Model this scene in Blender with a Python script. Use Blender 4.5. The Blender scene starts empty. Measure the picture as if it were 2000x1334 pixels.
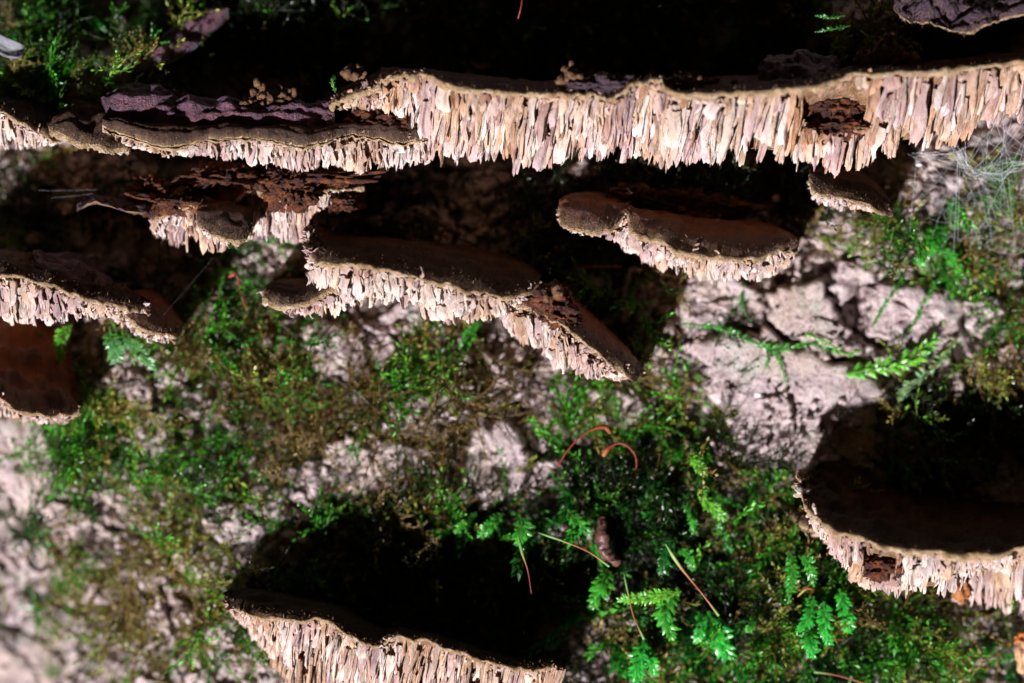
import bpy, math, random
import numpy as np
from mathutils import Vector, Matrix

# ------------------------------------------------------------------ camera, sky, sun, exposure
U = 1e-4                      # one unit of the layout = 0.1 mm
DC = 0.2 * 100 / 36           # camera distance from the bark
sc = bpy.context.scene
cam_d = bpy.data.cameras.new('camera'); cam = bpy.data.objects.new('camera', cam_d)
sc.collection.objects.link(cam); sc.camera = cam
cam_d.lens = 100; cam_d.sensor_width = 36; cam_d.clip_start = 0.01; cam_d.clip_end = 50
cam.location = (0, -DC, 0); cam.rotation_euler = (math.radians(90), 0, 0)
cam_d.dof.use_dof = True; cam_d.dof.focus_distance = DC - 0.0205; cam_d.dof.aperture_fstop = 4.8

LDIR = Vector((0.55, 1.0, 0.92)).normalized()      # the way the light travels: up, right and into the bark
w = bpy.data.worlds.new('World'); sc.world = w; w.use_nodes = True
nt = w.node_tree; nt.nodes.clear()
wo = nt.nodes.new('ShaderNodeOutputWorld'); bg = nt.nodes.new('ShaderNodeBackground')
sky = nt.nodes.new('ShaderNodeTexSky'); sky.sky_type = 'NISHITA'; sky.sun_disc = False
sky.sun_elevation = math.radians(4); sky.sun_rotation = math.atan2(-LDIR.x, -LDIR.y)
nt.links.new(sky.outputs[0], bg.inputs[0]); nt.links.new(bg.outputs[0], wo.inputs[0])
bg.inputs[1].default_value = 0.004
sun_d = bpy.data.lights.new('sun', 'SUN'); sun_d.energy = 5.0; sun_d.angle = math.radians(2.2)
sun_d.color = (1.0, 0.975, 1.0)
sun = bpy.data.objects.new('sun', sun_d); sc.collection.objects.link(sun)
sun.rotation_euler = LDIR.to_track_quat('-Z', 'Y').to_euler()
sc.view_settings.view_transform = 'Standard'; sc.view_settings.look = 'None'
sc.view_settings.exposure = 0.68; sc.view_settings.gamma = 1.0
sc.render.engine = 'CYCLES'
sc.cycles.max_bounces = 6; sc.cycles.diffuse_bounces = 2; sc.cycles.glossy_bounces = 2
sc.cycles.transmission_bounces = 3; sc.cycles.transparent_max_bounces = 8
sc.cycles.use_denoising = True

rnd = random.Random(7); R = np.random.RandomState(7)

# ------------------------------------------------------------------ helpers
def P(px, py, d):
    """layout point (px right, py down, d out of the bark) as a world point"""
    px, py, d = np.asarray(px, float), np.asarray(py, float), np.asarray(d, float)
    s = (DC - d * U) / DC
    return np.stack(np.broadcast_arrays((px - 1000) * U * s, -d * U, (667 - py) * U * s), -1)

def _hash(ix, iy, iz, seed):
    with np.errstate(over='ignore'):
        h = (ix.astype(np.uint32) * np.uint32(374761393) + iy.astype(np.uint32) * np.uint32(668265263)
             + iz.astype(np.uint32) * np.uint32(2147483647) + np.uint32(seed * 974711 + 1013))
        h = (h ^ (h >> np.uint32(13))) * np.uint32(1274126177)
        h = (h ^ (h >> np.uint32(16))) * np.uint32(2246822519)
        h = h ^ (h >> np.uint32(15))
    return (h & np.uint32(0xffffff)).astype(float) / 0xffffff

def vnoise(x, y, z=0., seed=0):
    x, y, z = np.broadcast_arrays(np.asarray(x, float), np.asarray(y, float), np.asarray(z, float))
    ix, iy, iz = (np.floor(a).astype(np.int64) for a in (x, y, z))
    fx, fy, fz = x - ix, y - iy, z - iz
    fx, fy, fz = (f * f * f * (f * (f * 6 - 15) + 10) for f in (fx, fy, fz))
    r = 0
    for a in (0, 1):
        for b in (0, 1):
            for c in (0, 1):
                wgt = (fx if a else 1 - fx) * (fy if b else 1 - fy) * (fz if c else 1 - fz)
                r = r + wgt * _hash(ix + a, iy + b, iz + c, seed)
    return r * 2 - 1

def fbm(x, y, z=0., oct=4, seed=0, gain=.5):
    x, y, z = np.asarray(x, float), np.asarray(y, float), np.asarray(z, float)
    r = 0; a = 1.; f = 1.
    for i in range(oct):
        r = r + a * vnoise(x * f, y * f, z * f, seed + i); a *= gain; f *= 2.03
    return r

def voronoi(x, y, seed=0):
    """F1, F2 and a random value of the nearest cell"""
    ix, iy = np.floor(x).astype(np.int64), np.floor(y).astype(np.int64)
    f1 = np.full(x.shape, 9.); f2 = np.full(x.shape, 9.); cid = np.zeros(x.shape)
    for a in (-1, 0, 1):
        for b in (-1, 0, 1):
            jx, jy = ix + a, iy + b; o = np.zeros_like(jx)
            d = np.hypot(jx + _hash(jx, jy, o, seed) - x, jy + _hash(jx, jy, o, seed + 1) - y)
            c = _hash(jx, jy, o, seed + 2); n = d < f1
            f2 = np.where(n, f1, np.minimum(f2, d)); cid = np.where(n, c, cid); f1 = np.where(n, d, f1)
    return f1, f2, cid

def smooth(a, b, x):
    t = np.clip((x - a) / (b - a), 0, 1); return t * t * (3 - 2 * t)

def tag(o, label=None, cat=None, group=None, kind=None):
    for k, v in (('label', label), ('category', cat), ('group', group), ('kind', kind)):
        if v: o[k] = v
    return o

def mesh(name, V, F, mat, smooth_=True, col=None, uv=None, tri=None):
    V = np.asarray(V, np.float32).reshape(-1, 3); F = np.asarray(F, np.int32)
    k = F.shape[1]; me = bpy.data.meshes.new(name)
    me.vertices.add(len(V)); me.vertices.foreach_set('co', V.ravel())
    me.loops.add(F.size); me.loops.foreach_set('vertex_index', F.ravel())
    me.polygons.add(len(F)); me.polygons.foreach_set('loop_start', np.arange(0, F.size, k, dtype=np.int32))
    if smooth_: me.polygons.foreach_set('use_smooth', np.ones(len(F), bool))
    if col is not None:
        a = me.color_attributes.new('tint', 'FLOAT_COLOR', 'POINT')
        c = np.ones((len(V), 4), np.float32); c[:, :3] = np.asarray(col).reshape(-1, 3); a.data.foreach_set('color', c.ravel())
    if uv is not None:
        l = me.uv_layers.new(name='UVMap'); l.data.foreach_set('uv', np.asarray(uv, np.float32).reshape(-1, 2)[F.ravel()].ravel())
    me.update(calc_edges=True); me.validate()
    if mat: me.materials.append(mat)
    return me

def link(name, me, parent=None, loc=None, kind=None):
    o = bpy.data.objects.new(name, me); sc.collection.objects.link(o)
    if parent is not None: o.parent = parent
    if loc is not None: o.location = loc
    if kind: o['kind'] = kind
    return o

def empty(name, loc):
    o = bpy.data.objects.new(name, None); sc.collection.objects.link(o); o.location = loc
    o.empty_display_size = .005; return o

def gridF(nu, nv, base=0):
    i = np.arange(nu - 1)[:, None] * nv + np.arange(nv - 1)[None, :] + base
    return np.stack([i, i + 1, i + nv + 1, i + nv], -1).reshape(-1, 4)

def scatter(V, F, mats, pos, tint=None, C=None):
    """join copies of one prototype: mats (N,3,3), pos (N,3), tint (N,3), C prototype colours"""
    N = len(pos); n = len(V)
    W = np.einsum('nij,kj->nki', mats, V) + pos[:, None, :]
    FF = F[None] + (np.arange(N) * n)[:, None, None]
    CC = None
    if C is not None:
        CC = np.broadcast_to(C[None], (N, n, 3)) * (tint[:, None, :] if tint is not None else 1)
        CC = CC.reshape(-1, 3)
    return W.reshape(-1, 3), FF.reshape(-1, F.shape[1]), CC

def join(parts):
    V, F, C, b = [], [], [], 0
    for v, f, c in parts:
        V.append(v); F.append(f + b); C.append(c); b += len(v)
    return np.concatenate(V), np.concatenate(F), np.concatenate(C)

def tube(pts, rad, seg=5, close=True):
    """tapered tube through world points; rad array"""
    pts = np.asarray(pts, float); n = len(pts); rad = np.broadcast_to(rad, (n,))
    t = np.gradient(pts, axis=0); t /= np.linalg.norm(t, axis=1)[:, None] + 1e-12
    a = np.cross(t, np.array([.31, .2, .93])); a /= np.linalg.norm(a, axis=1)[:, None] + 1e-12
    b = np.cross(t, a); th = np.linspace(0, 2 * np.pi, seg, endpoint=False)
    V = pts[:, None] + rad[:, None, None] * (np.cos(th)[None, :, None] * a[:, None] + np.sin(th)[None, :, None] * b[:, None])
    F = []
    for i in range(n - 1):
        for j in range(seg):
            k = (j + 1) % seg; F.append((i * seg + j, i * seg + k, (i + 1) * seg + k, (i + 1) * seg + j))
    return V.reshape(-1, 3), np.array(F)

def cr(pts, n):
    """Catmull-Rom through the rows of pts, n samples"""
    p = np.asarray(pts, float); m = len(p)
    if m == 2: return p[0] + (p[1] - p[0]) * np.linspace(0, 1, n)[:, None]
    q = np.vstack([2 * p[0] - p[1], p, 2 * p[-1] - p[-2]])
    u = np.linspace(0, m - 1, n); i = np.minimum(u.astype(int), m - 2); t = (u - i)[:, None]
    a, b, c, d = q[i], q[i + 1], q[i + 2], q[i + 3]
    return .5 * (2 * b + (c - a) * t + (2 * a - 5 * b + 4 * c - d) * t * t + (3 * b - a - 3 * c + d) * t ** 3)

# ------------------------------------------------------------------ materials
class NT:
    def __init__(s, name, rough=.8):
        s.m = bpy.data.materials.new(name); s.m.use_nodes = True; s.t = s.m.node_tree
        s.b = s.t.nodes['Principled BSDF']; s.out = s.t.nodes['Material Output']
        s.b.inputs['Roughness'].default_value = rough
        s.pos = s.n('ShaderNodeNewGeometry').outputs['Position']
    def n(s, typ, **kw):
        x = s.t.nodes.new(typ)
        for k, v in kw.items(): setattr(x, k, v)
        return x
    def l(s, a, b): s.t.links.new(a, b)
    def noise(s, scale, detail=4, rough=.55, vec=None, dist=0.):
        x = s.n('ShaderNodeTexNoise'); x.inputs['Scale'].default_value = scale; x.inputs['Detail'].default_value = detail
        x.inputs['Roughness'].default_value = rough; x.inputs['Distortion'].default_value = dist
        s.l(vec if vec is not None else s.pos, x.inputs['Vector']); return x.outputs['Fac']
    def ramp(s, fac, stops):
        x = s.n('ShaderNodeValToRGB'); e = x.color_ramp.elements
        while len(e) < len(stops): e.new(.5)
        for i, (p, c) in enumerate(stops):
            e[i].position = p; e[i].color = (*c, 1) if len(c) == 3 else c
        s.l(fac, x.inputs[0]); return x.outputs[0]
    def mix(s, fac, a, b, mode='MIX'):
        x = s.n('ShaderNodeMix', data_type='RGBA', blend_type=mode)
        for v, i in ((fac, 0), (a, 6), (b, 7)):
            if hasattr(v, 'node'): s.l(v, x.inputs[i])
            elif i == 0: x.inputs[0].default_value = v
            else: x.inputs[i].default_value = (*v, 1)
        return x.outputs[2]
    def math(s, op, a, b=None, clamp=False):
        x = s.n('ShaderNodeMath', operation=op, use_clamp=clamp)
        for i, v in enumerate((a, b)):
            if v is None: continue
            if hasattr(v, 'node'): s.l(v, x.inputs[i])
            else: x.inputs[i].default_value = v
        return x.outputs[0]
    def attr(s, name): return s.n('ShaderNodeAttribute', attribute_name=name).outputs['Color']
    def rand(s): return s.n('ShaderNodeObjectInfo').outputs['Random']
    def uv(s, sx, sy):
        u = s.n('ShaderNodeUVMap'); m = s.n('ShaderNodeMapping'); m.inputs['Scale'].default_value = (sx, sy, 1)
        s.l(u.outputs[0], m.inputs[0]); return m.outputs[0]
    def bump(s, h, dist, strength=1.):
        x = s.n('ShaderNodeBump'); x.inputs['Distance'].default_value = dist; x.inputs['Strength'].default_value = strength
        s.l(h, x.inputs['Height']); s.l(x.outputs[0], s.b.inputs['Normal']); return x
    def base(s, c): s.l(c, s.b.inputs['Base Color'])

def bark_mat(name, light=1.0):
    m = NT(name, .75)
    big = m.noise(60, 3); mid = m.noise(300, 5, .6); fine = m.noise(1500, 5, .65); sp = m.noise(4200, 2, .5); zone = m.noise(150, 4, .6); crk = m.noise(520, 3, .5, dist=1.2)
    k = lambda r, g, b: (min(.9, r * light), min(.9, g * light), min(.9, b * light))
    c = m.ramp(mid, [(.28, k(.30, .20, .18)), (.42, k(.52, .39, .385)), (.55, k(.64, .50, .505)), (.70, k(.72, .62, .61))])
    c = m.mix(m.ramp(big, [(.45, (0, 0, 0)), (.62, (.55, .55, .55))]), c, k(.58, .44, .35))
    c = m.mix(m.ramp(zone, [(.32, (.6, .6, .6)), (.46, (0, 0, 0))]), c, k(.52, .42, .47))
    g = m.noise(140, 5, .65)
    c = m.mix(m.ramp(g, [(.56, (0, 0, 0)), (.70, (.65, .65, .65))]), c, (.36, .40, .33))
    c = m.mix(m.ramp(fine, [(.34, (.8, .8, .8)), (.43, (0, 0, 0))]), c, (.10, .075, .075))
    cr_ = m.math('ABSOLUTE', m.math('SUBTRACT', crk, .5))
    c = m.mix(m.ramp(cr_, [(.004, (.85, .85, .85)), (.014, (0, 0, 0))]), c, (.06, .045, .045))
    c = m.mix(m.ramp(sp, [(.68, (0, 0, 0)), (.75, (.7, .7, .7))]), c, (.75, .72, .70))
    m.base(c)
    h = m.math('ADD', m.math('MULTIPLY', mid, 1.2), m.math('ADD', m.math('MULTIPLY', fine, .5), m.math('MULTIPLY', m.ramp(cr_, [(0, (0, 0, 0)), (.03, (1, 1, 1))]), .12)))
    m.bump(h, .0009, .8); m.b.inputs['Specular IOR Level'].default_value = .4
    return m.m
M_BARK = bark_mat('bark', .78); M_PLATE = bark_mat('bark_plate', .82)

def cap_mat(name, stops, rough=.75, blotch=(.03, .012, .006), sheen=.0, fib=.0006, spec=.3):
    """cap: colour by the distance to the rim (UV v), streaked along the radius"""
    m = NT(name, rough)
    u = m.n('ShaderNodeUVMap'); sep = m.n('ShaderNodeSeparateXYZ'); m.l(u.outputs[0], sep.inputs[0])
    streak = m.noise(1.0, 5, .68, m.uv(15, 3.4), 1.6); zone = m.noise(1.0, 3, .5, m.uv(1.1, 9)); lump = m.noise(260, 5, .6)
    v = m.math('ADD', m.math('MULTIPLY', sep.outputs['Y'], .93), m.math('MULTIPLY', m.math('SUBTRACT', streak, .5), .24))
    v = m.math('ADD', v, m.math('MULTIPLY', m.math('SUBTRACT', zone, .5), .22))
    c = m.ramp(v, stops)
    c = m.mix(m.ramp(lump, [(.45, (0, 0, 0)), (.68, (.8, .8, .8))]), c, blotch)
    c = m.mix(.5, c, m.ramp(streak, [(.32, (.3, .3, .32)), (.5, (.9, .9, .9)), (.68, (1.5, 1.45, 1.45))]), 'MULTIPLY')
    m.base(c)
    fine = m.noise(3000, 3, .6)
    h = m.math('ADD', m.math('MULTIPLY', streak, .6), m.math('ADD', m.math('MULTIPLY', lump, 1.4), m.math('MULTIPLY', fine, .5)))
    m.bump(h, fib, 1.0); m.b.inputs['Specular IOR Level'].default_value = spec
    return m.m
BROWN = cap_mat('cap_brown', [(0, (.06, .018, .006)), (.35, (.11, .04, .018)), (.6, (.055, .027, .020)), (.84, (.075, .042, .028)), (.94, (.14, .085, .05)), (1, (.34, .23, .14))])
RUST = cap_mat('cap_rust', rough=.5, spec=.5, stops=[(0, (.22, .045, .010)), (.45, (.28, .075, .018)), (.68, (.14, .055, .035)), (.86, (.12, .06, .032)), (.94, (.17, .10, .055)), (1, (.36, .25, .15))],
               blotch=(.10, .06, .07))
PURPLE = cap_mat('cap_purple', [(0, (.06, .05, .10)), (.4, (.18, .08, .14)), (.75, (.20, .08, .10)), (.95, (.09, .06, .11))], rough=.5,
                 blotch=(.035, .03, .06), fib=.0012, spec=.55)
DARKCAP = cap_mat('cap_dark', [(0, (.012, .008, .006)), (.55, (.022, .012, .008)), (.85, (.035, .018, .010)), (.95, (.16, .09, .045)), (1, (.3, .2, .12))],
                  blotch=(.015, .008, .006))

def crust_mat(name, a, b, c_):
    m = NT(name, .6)
    n1 = m.noise(420, 6, .7, dist=.6); n2 = m.noise(1500, 5, .7)
    c = m.ramp(n1, [(.3, a), (.5, b), (.68, c_)]); m.base(c)
    m.bump(m.math('ADD', m.math('MULTIPLY', n1, 1.6), m.math('MULTIPLY', n2, .6)), .0016, 1.)
    m.b.inputs['Specular IOR Level'].default_value = .4
    return m.m
CRUST = crust_mat('rotten_crust', (.02, .013, .024), (.12, .034, .014), (.36, .11, .03))
CRUST_P = crust_mat('purple_crust', (.03, .022, .04), (.11, .06, .085), (.20, .12, .11))
FRASS = crust_mat('frass', (.10, .045, .02), (.24, .115, .055), (.36, .19, .09))

def gill_mat():
    m = NT('gills', .58)
    t = m.attr('tint'); oi = m.n('ShaderNodeObjectInfo'); r = oi.outputs['Random']
    mp = m.n('ShaderNodeMapping'); mp.inputs['Scale'].default_value = (1, 1, .28); m.l(m.pos, mp.inputs[0]); pv = mp.outputs[0]
    n = m.noise(260, 4, .6, pv); n2 = m.noise(900, 4, .65, pv); n3 = m.noise(2600, 4, .65, pv); n4 = m.noise(420, 3, .6)
    c = m.ramp(n, [(.28, (.50, .36, .27)), (.40, (.68, .56, .49)), (.49, (.77, .685, .635)), (.58, (.62, .53, .535)), (.70, (.74, .61, .49))])
    c = m.mix(m.ramp(n2, [(.53, (0, 0, 0)), (.68, (.6, .6, .6))]), c, (.42, .26, .16))
    c = m.mix(m.ramp(n4, [(.58, (0, 0, 0)), (.72, (.6, .6, .6))]), c, (.46, .33, .36))
    c = m.mix(m.ramp(n3, [(.62, (0, 0, 0)), (.74, (.6, .6, .6))]), c, (.82, .76, .72))
    c = m.mix(.75, c, m.ramp(r, [(0, (1., .95, .91)), (.2, (.74, .66, .66)), (.4, (1.08, 1.06, 1.04)), (.6, (.76, .60, .46)), (.75, (.88, .82, .84)), (1, (1.1, 1.04, .95))]), 'MULTIPLY')
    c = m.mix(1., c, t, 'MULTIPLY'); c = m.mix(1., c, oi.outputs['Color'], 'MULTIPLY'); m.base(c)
    m.bump(m.math('ADD', m.math('MULTIPLY', n2, .9), m.math('MULTIPLY', n3, .5)), .0007, .9)
    m.b.inputs['Specular IOR Level'].default_value = .3
    tr = m.n('ShaderNodeBsdfTranslucent'); m.l(m.mix(1., c, (1., .58, .28), 'MULTIPLY'), tr.inputs[0])
    mx = m.n('ShaderNodeMixShader'); mx.inputs[0].default_value = .16
    m.l(m.b.outputs[0], mx.inputs[1]); m.l(tr.outputs[0], mx.inputs[2]); m.l(mx.outputs[0], m.out.inputs[0])
    return m.m
M_GILL = gill_mat()

def flesh_mat():
    m = NT('pore_flesh', .8); n = m.noise(500, 5, .6); n2 = m.noise(2000, 4, .6)
    c = m.ramp(n, [(.3, (.16, .06, .02)), (.5, (.30, .16, .075)), (.7, (.44, .30, .21))]); m.base(c)
    m.bump(m.math('ADD', n, n2), .0012, .9); return m.m
M_FLESH = flesh_mat()

def rim_mat():
    m = NT('rim', .8); n = m.noise(500, 5, .6); n2 = m.noise(2500, 4, .65)
    c = m.ramp(n, [(.3, (.30, .17, .075)), (.5, (.52, .34, .18)), (.7, (.68, .52, .37))])
    c = m.mix(m.ramp(n2, [(.35, (.6, .6, .6)), (.5, (0, 0, 0))]), c, (.2, .12, .06)); m.base(c)
    m.bump(m.math('ADD', n, n2), .0009, 1.); return m.m
M_RIM = rim_mat()

def leaf_mat(name, transl=.35, rough=.42, spec=.45):
    m = NT(name, rough); t = m.attr('tint'); n = m.noise(900, 3)
    c = m.mix(1., t, m.ramp(n, [(.3, (.6, .62, .55)), (.7, (1.25, 1.2, 1.15))]), 'MULTIPLY')
    m.base(c); m.b.inputs['Specular IOR Level'].default_value = spec
    tr = m.n('ShaderNodeBsdfTranslucent'); m.l(m.mix(1., c, (1.25, 1.35, .5), 'MULTIPLY'), tr.inputs[0])
    mx = m.n('ShaderNodeMixShader'); mx.inputs[0].default_value = transl
    m.l(m.b.outputs[0], mx.inputs[1]); m.l(tr.outputs[0], mx.inputs[2]); m.l(mx.outputs[0], m.out.inputs[0])
    return m.m
M_MOSS = leaf_mat('moss', .35, .34, .6); M_SHOOT = leaf_mat('moss_shoot', .3, .24, .7)

def plain(name, col, rough=.6, var=.35, scale=1500, spec=.4):
    m = NT(name, rough); n = m.noise(scale, 4, .6)
    m.base(m.ramp(n, [(.3, tuple(c * (1 - var) for c in col)), (.7, tuple(min(1, c * (1 + var)) for c in col))]))
    m.bump(n, .0004, .6); m.b.inputs['Specular IOR Level'].default_value = spec; return m.m
def tinted(name, rough=.5, spec=.5):
    m = NT(name, rough); m.base(m.attr('tint')); m.bump(m.noise(3000, 3), .0002, .6)
    m.b.inputs['Specular IOR Level'].default_value = spec; return m.m
M_STALK = tinted('stalk'); M_CHIP = tinted('chip', .8, .2)
M_WHITE = plain('white_grain', (.75, .75, .72), .4, .1)
M_SILK = plain('silk', (.75, .80, .85), .35, .05, spec=.8)

# ------------------------------------------------------------------ the trunk
def macro(px, py):
    left = np.maximum(0, 420 - px); right = np.maximum(0, px - 2100)
    d = -.00050 * np.minimum(left, 900) ** 2 - .9 * np.maximum(0, left - 900) - .0006 * right ** 2
    d = d - 60 * smooth(420, 60, py) - 260 * smooth(950, 1400, py) * smooth(480, -60, px)
    tl = smooth(480, 330, px) * smooth(275, 195, py)
    d = d * (1 - tl) + tl * (70 - .90 * np.maximum(0, 190 - py)) + 190 * np.exp(-((px - 1690) / 90) ** 2 - ((py - 50) / 70) ** 2)
    d = d + 26 * np.exp(-((px - 1560) / 320) ** 2 - ((py - 740) / 230) ** 2)
    return d
def bark_h(px, py):
    px, py = np.asarray(px, float), np.asarray(py, float)
    wx, wy = px + 30 * fbm(px / 90, py / 90, seed=3), py + 30 * fbm(px / 90, py / 90, seed=9)
    f1, f2, cid = voronoi(wx / 95, wy / 78, 21)
    g1, g2, gid = voronoi(wx / 34, wy / 30, 51)
    e = smooth(.0, .16, f2 - f1); ee = smooth(0, .2, g2 - g1)
    h = macro(px, py) + 20 * fbm(px / 230, py / 200, oct=3, seed=31)
    h = h + (cid - .5) * 42 + (e - 1) * 30 + (gid - .5) * 26 + (ee - 1) * 16 + 9 * (voronoi(wx / 15, wy / 13, 71)[2] - .5)
    h = h + 8 * fbm(px / 26, py / 22, oct=4, seed=41)
    return h

xs = np.concatenate([np.linspace(-3200, -120, 60, endpoint=False), np.arange(-120, 2120, 4.), np.linspace(2120, 5200, 60)])
ys = np.concatenate([np.linspace(-3000, -100, 50, endpoint=False), np.arange(-100, 1440, 4.), np.linspace(1440, 4300, 50)])
X, Y = np.meshgrid(xs, ys, indexing='ij')
H = bark_h(X, Y)
V = P(X, Y, np.clip(H, -3000, 400))
trunk = empty('tree_trunk', (0, 0.02, 0))
tag(trunk, 'mossy old tree trunk with cracked pinkish grey bark carrying the bracket fungi', 'tree trunk')
o = link('bark', mesh('bark', V.reshape(-1, 3) - np.array(trunk.location), gridF(len(xs), len(ys)), M_BARK), trunk)

# bark plates standing proud of the trunk, each its own piece
def plate(poly, thick=22, rough=1.0, seed=0, tilt=(0, 0), name='bark_plate'):
    poly = np.asarray(poly, float); n = 64
    c = poly.mean(0); q = np.vstack([poly, poly[:1]])
    seg = np.hypot(*np.diff(q, axis=0).T); cum = np.concatenate([[0], np.cumsum(seg)]); tt = np.linspace(0, cum[-1], n, endpoint=False)
    out = np.stack([np.interp(tt, cum, q[:, 0]), np.interp(tt, cum, q[:, 1])], 1)
    size = np.sqrt(np.ptp(poly[:, 0]) * np.ptp(poly[:, 1]))
    dirs = out - c; out = c + dirs * (1 + (.10 * fbm(out[:, 0] / 12, out[:, 1] / 12, seed=seed) + .08 * fbm(out[:, 0] / 34, out[:, 1] / 34, seed=seed + 5))[:, None])
    rings = [1.0, .99, .96, .91, .84, .75, .66, .56, .46, .36, .26, .16, .07]
    hs = [-30, thick * .35, thick * .7, thick * .9] + [thick] * 9
    pts, hh = [], []
    for r, h in zip(rings, hs):
        p = c + (out - c) * r; pts.append(p); hh.append(np.full(n, h))
    pts = np.array(pts); hh = np.array(hh)
    basex = np.median(bark_h(out[:, 0], out[:, 1])) * .6 + .4 * float(macro(c[0], c[1]))
    nz = 10 * fbm(pts[..., 0] / 45, pts[..., 1] / 45, oct=4, seed=seed + 11) + 4.0 * fbm(pts[..., 0] / 11, pts[..., 1] / 11, oct=3, seed=seed + 13)
    f1, f2, cid = voronoi((pts[..., 0] + 14 * fbm(pts[..., 0] / 30, pts[..., 1] / 30, seed=2)) / 48, pts[..., 1] / 42, seed + 3)
    nz = nz + ((smooth(0, .12, f2 - f1) - 1) * 13 + (cid - .5) * 14) * rough
    d = basex + hh + nz * np.clip(hh / max(thick, 1), 0, 1) * rough + (pts[..., 0] - c[0]) * tilt[0] + (pts[..., 1] - c[1]) * tilt[1]
    W = P(pts[..., 0], pts[..., 1], d); nr = len(rings)
    F = []
    for i in range(nr - 1):
        for j in range(n):
            k = (j + 1) % n; F.append((i * n + j, i * n + k, (i + 1) * n + k, (i + 1) * n + j))
    cen = P(c[0], c[1], d[-1].mean()); W = np.vstack([W.reshape(-1, 3), cen]); ci = len(W) - 1
    b = (nr - 1) * n
    for j in range(0, n, 2): F.append((b + j, b + j + 1, b + (j + 2) % n, ci))
    me = mesh(name, W - cen, F, M_PLATE)
    link(name, me, trunk, Vector(cen) - trunk.location)
    PLATES.append((out, c))
PLATES = []
big_plates = [
    ([(1500, 572), (1545, 556), (1604, 548), (1622, 590), (1662, 650), (1640, 680), (1590, 690), (1540, 660), (1500, 636)], 26, .2),
    ([(1345, 690), (1372, 655), (1420, 640), (1505, 650), (1590, 694), (1670, 708), (1700, 740), (1742, 780), (1700, 830), (1722, 888), (1640, 900), (1560, 912), (1462, 905), (1430, 860), (1400, 790)], 24, .2),
    ([(1310, 560), (1370, 528), (1450, 540), (1490, 575), (1492, 640), (1420, 632), (1350, 640), (1320, 610)], 18, .8),
    ([(1690, 560), (1760, 545), (1840, 556), (1890, 600), (1880, 660), (1830, 690), (1760, 690), (1700, 650)], 36, .9),
    ([(1590, 430), (1650, 412), (1730, 420), (1745, 470), (1700, 500), (1640, 505), (1600, 480)], 20, 1.2),
    ([(1640, 510), (1720, 505), (1790, 520), (1780, 545), (1690, 556), (1640, 600), (1622, 560)], 22, 1.1),
    ([(1800, 470), (1880, 500), (1900, 560), (1850, 552), (1795, 530)], 24, 1.1),
    ([(585, 640), (620, 622), (662, 630), (690, 680), (680, 730), (640, 742), (610, 716)], 34, .6),
    ([(665, 640), (700, 650), (718, 700), (706, 740), (684, 728), (690, 680)], 22, .7),
    ([(936, 805), (985, 822), (1022, 850), (1034, 910), (1020, 970), (985, 1000), (930, 995), (896, 968), (905, 900), (920, 850)], 44, .8),
    ([(738, 862), (800, 870), (862, 880), (868, 930), (820, 962), (750, 956), (728, 910)], 24, .9),
    ([(640, 868), (690, 850), (730, 870), (728, 940), (690, 985), (645, 960), (630, 910)], 20, .9),
    ([(755, 775), (800, 758), (842, 775), (836, 815), (790, 826), (758, 812)], 24, .6),
    ([(560, 905), (612, 895), (628, 950), (600, 990), (566, 975)], 20, .9),
    ([(-40, 812), (30, 800), (90, 830), (112, 890), (108, 960), (80, 1010), (10, 960), (-40, 900)], 40, .6),
    ([(60, 960), (140, 985), (190, 1020), (150, 1045), (90, 1025)], 18, .8),
    ([(340, 1068), (400, 1050), (450, 1085), (440, 1130), (380, 1140), (340, 1110)], 18, .8),
    ([(400, 1020), (470, 1005), (520, 1030), (500, 1060), (430, 1062)], 20, .8),
    ([(405, 1215), (450, 1220), (460, 1262), (425, 1275), (400, 1250)], 24, .8),
    ([(-60, 1210), (60, 1240), (150, 1300), (180, 1360), (60, 1390), (-60, 1330)], 40, .8),
    ([(470, 505), (520, 480), (590, 488), (600, 520), (540, 540), (480, 530)], 14, 1.),
    ([(1150, 760), (1230, 755), (1270, 800), (1230, 840), (1160, 820)], 20, .9),
    ([(1370, 1010), (1440, 1000), (1470, 1040), (1420, 1070), (1370, 1050)], 18, .9),
    ([(1560, 925), (1640, 905), (1720, 900), (1760, 925), (1700, 960), (1600, 975)], 16, 1.),
    ([(1680, 1230), (1740, 1235), (1750, 1290), (1700, 1300), (1672, 1270)], 20, .9),
    ([(1860, 1195), (1940, 1200), (1950, 1240), (1880, 1250)], 18, .9),
    ([(1740, 1300), (1800, 1290), (1820, 1335), (1760, 1350)], 18, .9),
    ([(800, 640), (850, 630), (880, 660), (850, 700), (800, 690)], 18, .9),
    ([(1880, 585), (1950, 580), (1975, 625), (1930, 650), (1890, 640)], 20, 1.),
    ([(1270, 560), (1310, 545), (1330, 580), (1300, 620), (1268, 600)], 20, 1.),
    ([(700, 430), (780, 400), (870, 410), (900, 450), (800, 470)], 16, .9),
    ([(180, 660), (250, 690), (300, 730), (280, 770), (220, 760), (180, 710)], 18, 1.),
    ([(250, 720), (290, 740), (300, 780), (262, 795), (240, 760)], 20, 1.),
]
for i, (pl, th, ro) in enumerate(big_plates):
    plate(pl, th, ro, seed=100 + i * 17, tilt=(rnd.uniform(-.06, .06), rnd.uniform(-.08, .08)))
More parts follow.
